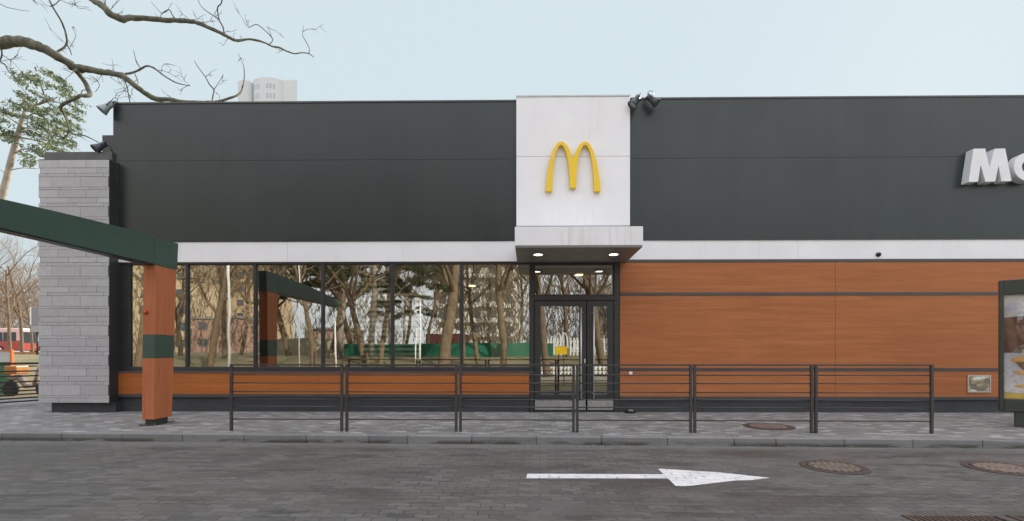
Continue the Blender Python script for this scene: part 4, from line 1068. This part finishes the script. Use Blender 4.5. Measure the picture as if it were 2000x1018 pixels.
# emblem sign on posts
p = mir(1097, 665, 22.3); s2 = 22.3/FPX
ES = thing("emblem_sign", (p.x, p.y, tz(p.x, p.y)), "small post sign with pale arches over a yellow panel, mirrored in the left door leaf", "sign")
m = M(); m.prism(pa, lambda u, v: (p.x+(u-373.5)*s2*.10, p.y, p.z+.36-(v-311)*s2*.115), lambda u, v: (p.x+(u-373.5)*s2*.10, p.y-.06, p.z+.36-(v-311)*s2*.115)); m.build("arches", WHP, ES, norm=True)
zp = mir(1097, 677, 22.3).z; zq_ = mir(1097, 692, 22.3).z
m = M(); m.box(p.x-.27, p.x+.27, p.y-.08, p.y+.0, zq_, zp); m.build("yellow_panel", YEL, ES)
for dx in (-.12, .12): m = M(); m.tube([(p.x+dx, p.y-.04, tz(p.x,p.y)-.05), (p.x+dx, p.y-.04, zq_)], .025, 8); m.build("post", RAIL, ES)
# marquee
a, b = mir(830, 641, 62), mir(906, 668, 62)
TN = thing("marquee", ((a.x+b.x)/2, a.y, tz(a.x, a.y)), "marquee with a curved white roof mirrored behind the green fence", "tent")
m = M(); n = 14; w_ = b.x-a.x; pl = [(a.x+w_*i/n, b.z+1.0+(a.z-b.z-1.0)*math.sin(math.pi*i/n)**.7) for i in range(n+1)]; m.prism(pl, lambda u, v: (u, a.y, v), lambda u, v: (u, a.y-6, v)); m.build("roof", WHP, TN, norm=True)
m = M(); m.box(a.x+.1, b.x-.1, a.y-5.9, a.y-.05, tz(a.x, a.y)-.2, b.z+.98); m.build("side_wall", plain("maroon canvas", (.10,.03,.03), .8), TN)
# red border strip of the far path
tag(M().box(-32, -17, -19.6, -18.2, -.128, -.118).build("path_strip", plain("reddish clay surface", (.42,.13,.06), .9, 0, .2, 3)), kind="structure")
# street trees mirrored
GM = "bare street trees mirrored in the windows"
t1, t2, t3 = make_bare(7, 15, .22, 5), make_bare(19, 14, .20, 5, (.18, .05)), make_bare(31, 16, .27, 5, (-.12, 0))
spots = [(268,30,"in the leftmost pane, left of the gate pillar"),(330,38,"behind the gate pillar's right edge"),(405,31,"left of the tall pale pole"),(440,40,"leaning beside the tall pale pole"),(535,34,"under the thick end of the reflected beam"),(566,44,"between the thin pole and the beam"),
         (612,30,"near the reflected beam's tip"),(643,39,"just behind the short pale pole"),(690,45,"at the left end of the green fence"),(742,33,"curving before the slatted screen"),(790,48,"behind the second slatted screen"),(866,27,"thickest of the trunks, before the marquee"),(905,40,"right of the marquee"),(935,34,"leaning left of the roller blind"),
         (985,31,"behind the roller blind"),(355,44,"thin and half hidden by the leftmost mullion"),(470,52,"between the tall pale pole and the reflected pillar"),(716,36,"leaning in front of the first slatted screen"),(835,52,"slim, beside the pale poles"),(1010,44,"slim, at the roller blind's right side"),(1070,29,"at the left edge of the door glass"),(1110,42,"behind the emblem sign"),(1150,50,"between the two door leaves"),(1180,33,"in the narrow right door leaf"),(1260,45,"hidden right of the door in the mirrored view")]
rng = random.Random(77)
for i, (px, dep, txt) in enumerate(spots[:-1]):
    src = (t1, t2, t3)[i % 3] if px != 866 else t3
    o = src if i < 3 else dup(src)
    p = mir(px, 688, dep); s = rng.uniform(.85, 1.1)*(1.25 if px == 866 else 1)
    o.location = (p.x, p.y, tz(p.x, p.y)); o.rotation_euler = (0, 0, rng.uniform(0, 6.28)); o.scale = (s, s, s)
    o["label"] = "bare street tree mirrored " + txt; o["group"] = GM
    if px == 866: o.scale = (1.35, 1.35, 1.1)
p1 = make_pine(5, 13)
for i, (px, dep, s, txt) in enumerate(((668,40,1.15,"at the left end of the green fence"),(728,42,1.3,"above the slatted screen"),(762,52,1.35,"between the two slatted screens"),(600,58,1.15,"above the reflected beam"),(790,60,.9,"behind the second slatted screen"))):
    o = p1 if i == 0 else dup(p1); p = mir(px, 688, dep); o.location = (p.x, p.y, tz(p.x, p.y)); o.rotation_euler = (0,0,i*1.3); o.scale = (s,s,s)
    o["label"] = "dark green pine mirrored in the glass, " + txt; o["group"] = "pines mirrored in the windows"
# distant wood closing the mirrored street
m = M(); rng = random.Random(5)
for i in range(1150):
    a = rng.uniform(-85, 45)
    if (-22 < a < -13 and rng.random() < .7) or (a < -26 and rng.random() < .72): continue
    y = -rng.uniform(50, 76); h = rng.uniform(9, 17)
    for j in range(13):
        q = Vector((a+rng.uniform(-1.6,1.6), y+rng.uniform(-1.5,1.5), tz(a, y)+rng.uniform(.05, 1)*h)); e = q+Vector((rng.uniform(-1,1), rng.uniform(-.5,.5), rng.uniform(.6,2.2))); m.tube([q, e], [.075, .025], 3, cap=False)
tag(m.build("distant_wood", TWIG), "distant brown winter wood mirrored behind the fences", "wood", kind="stuff")
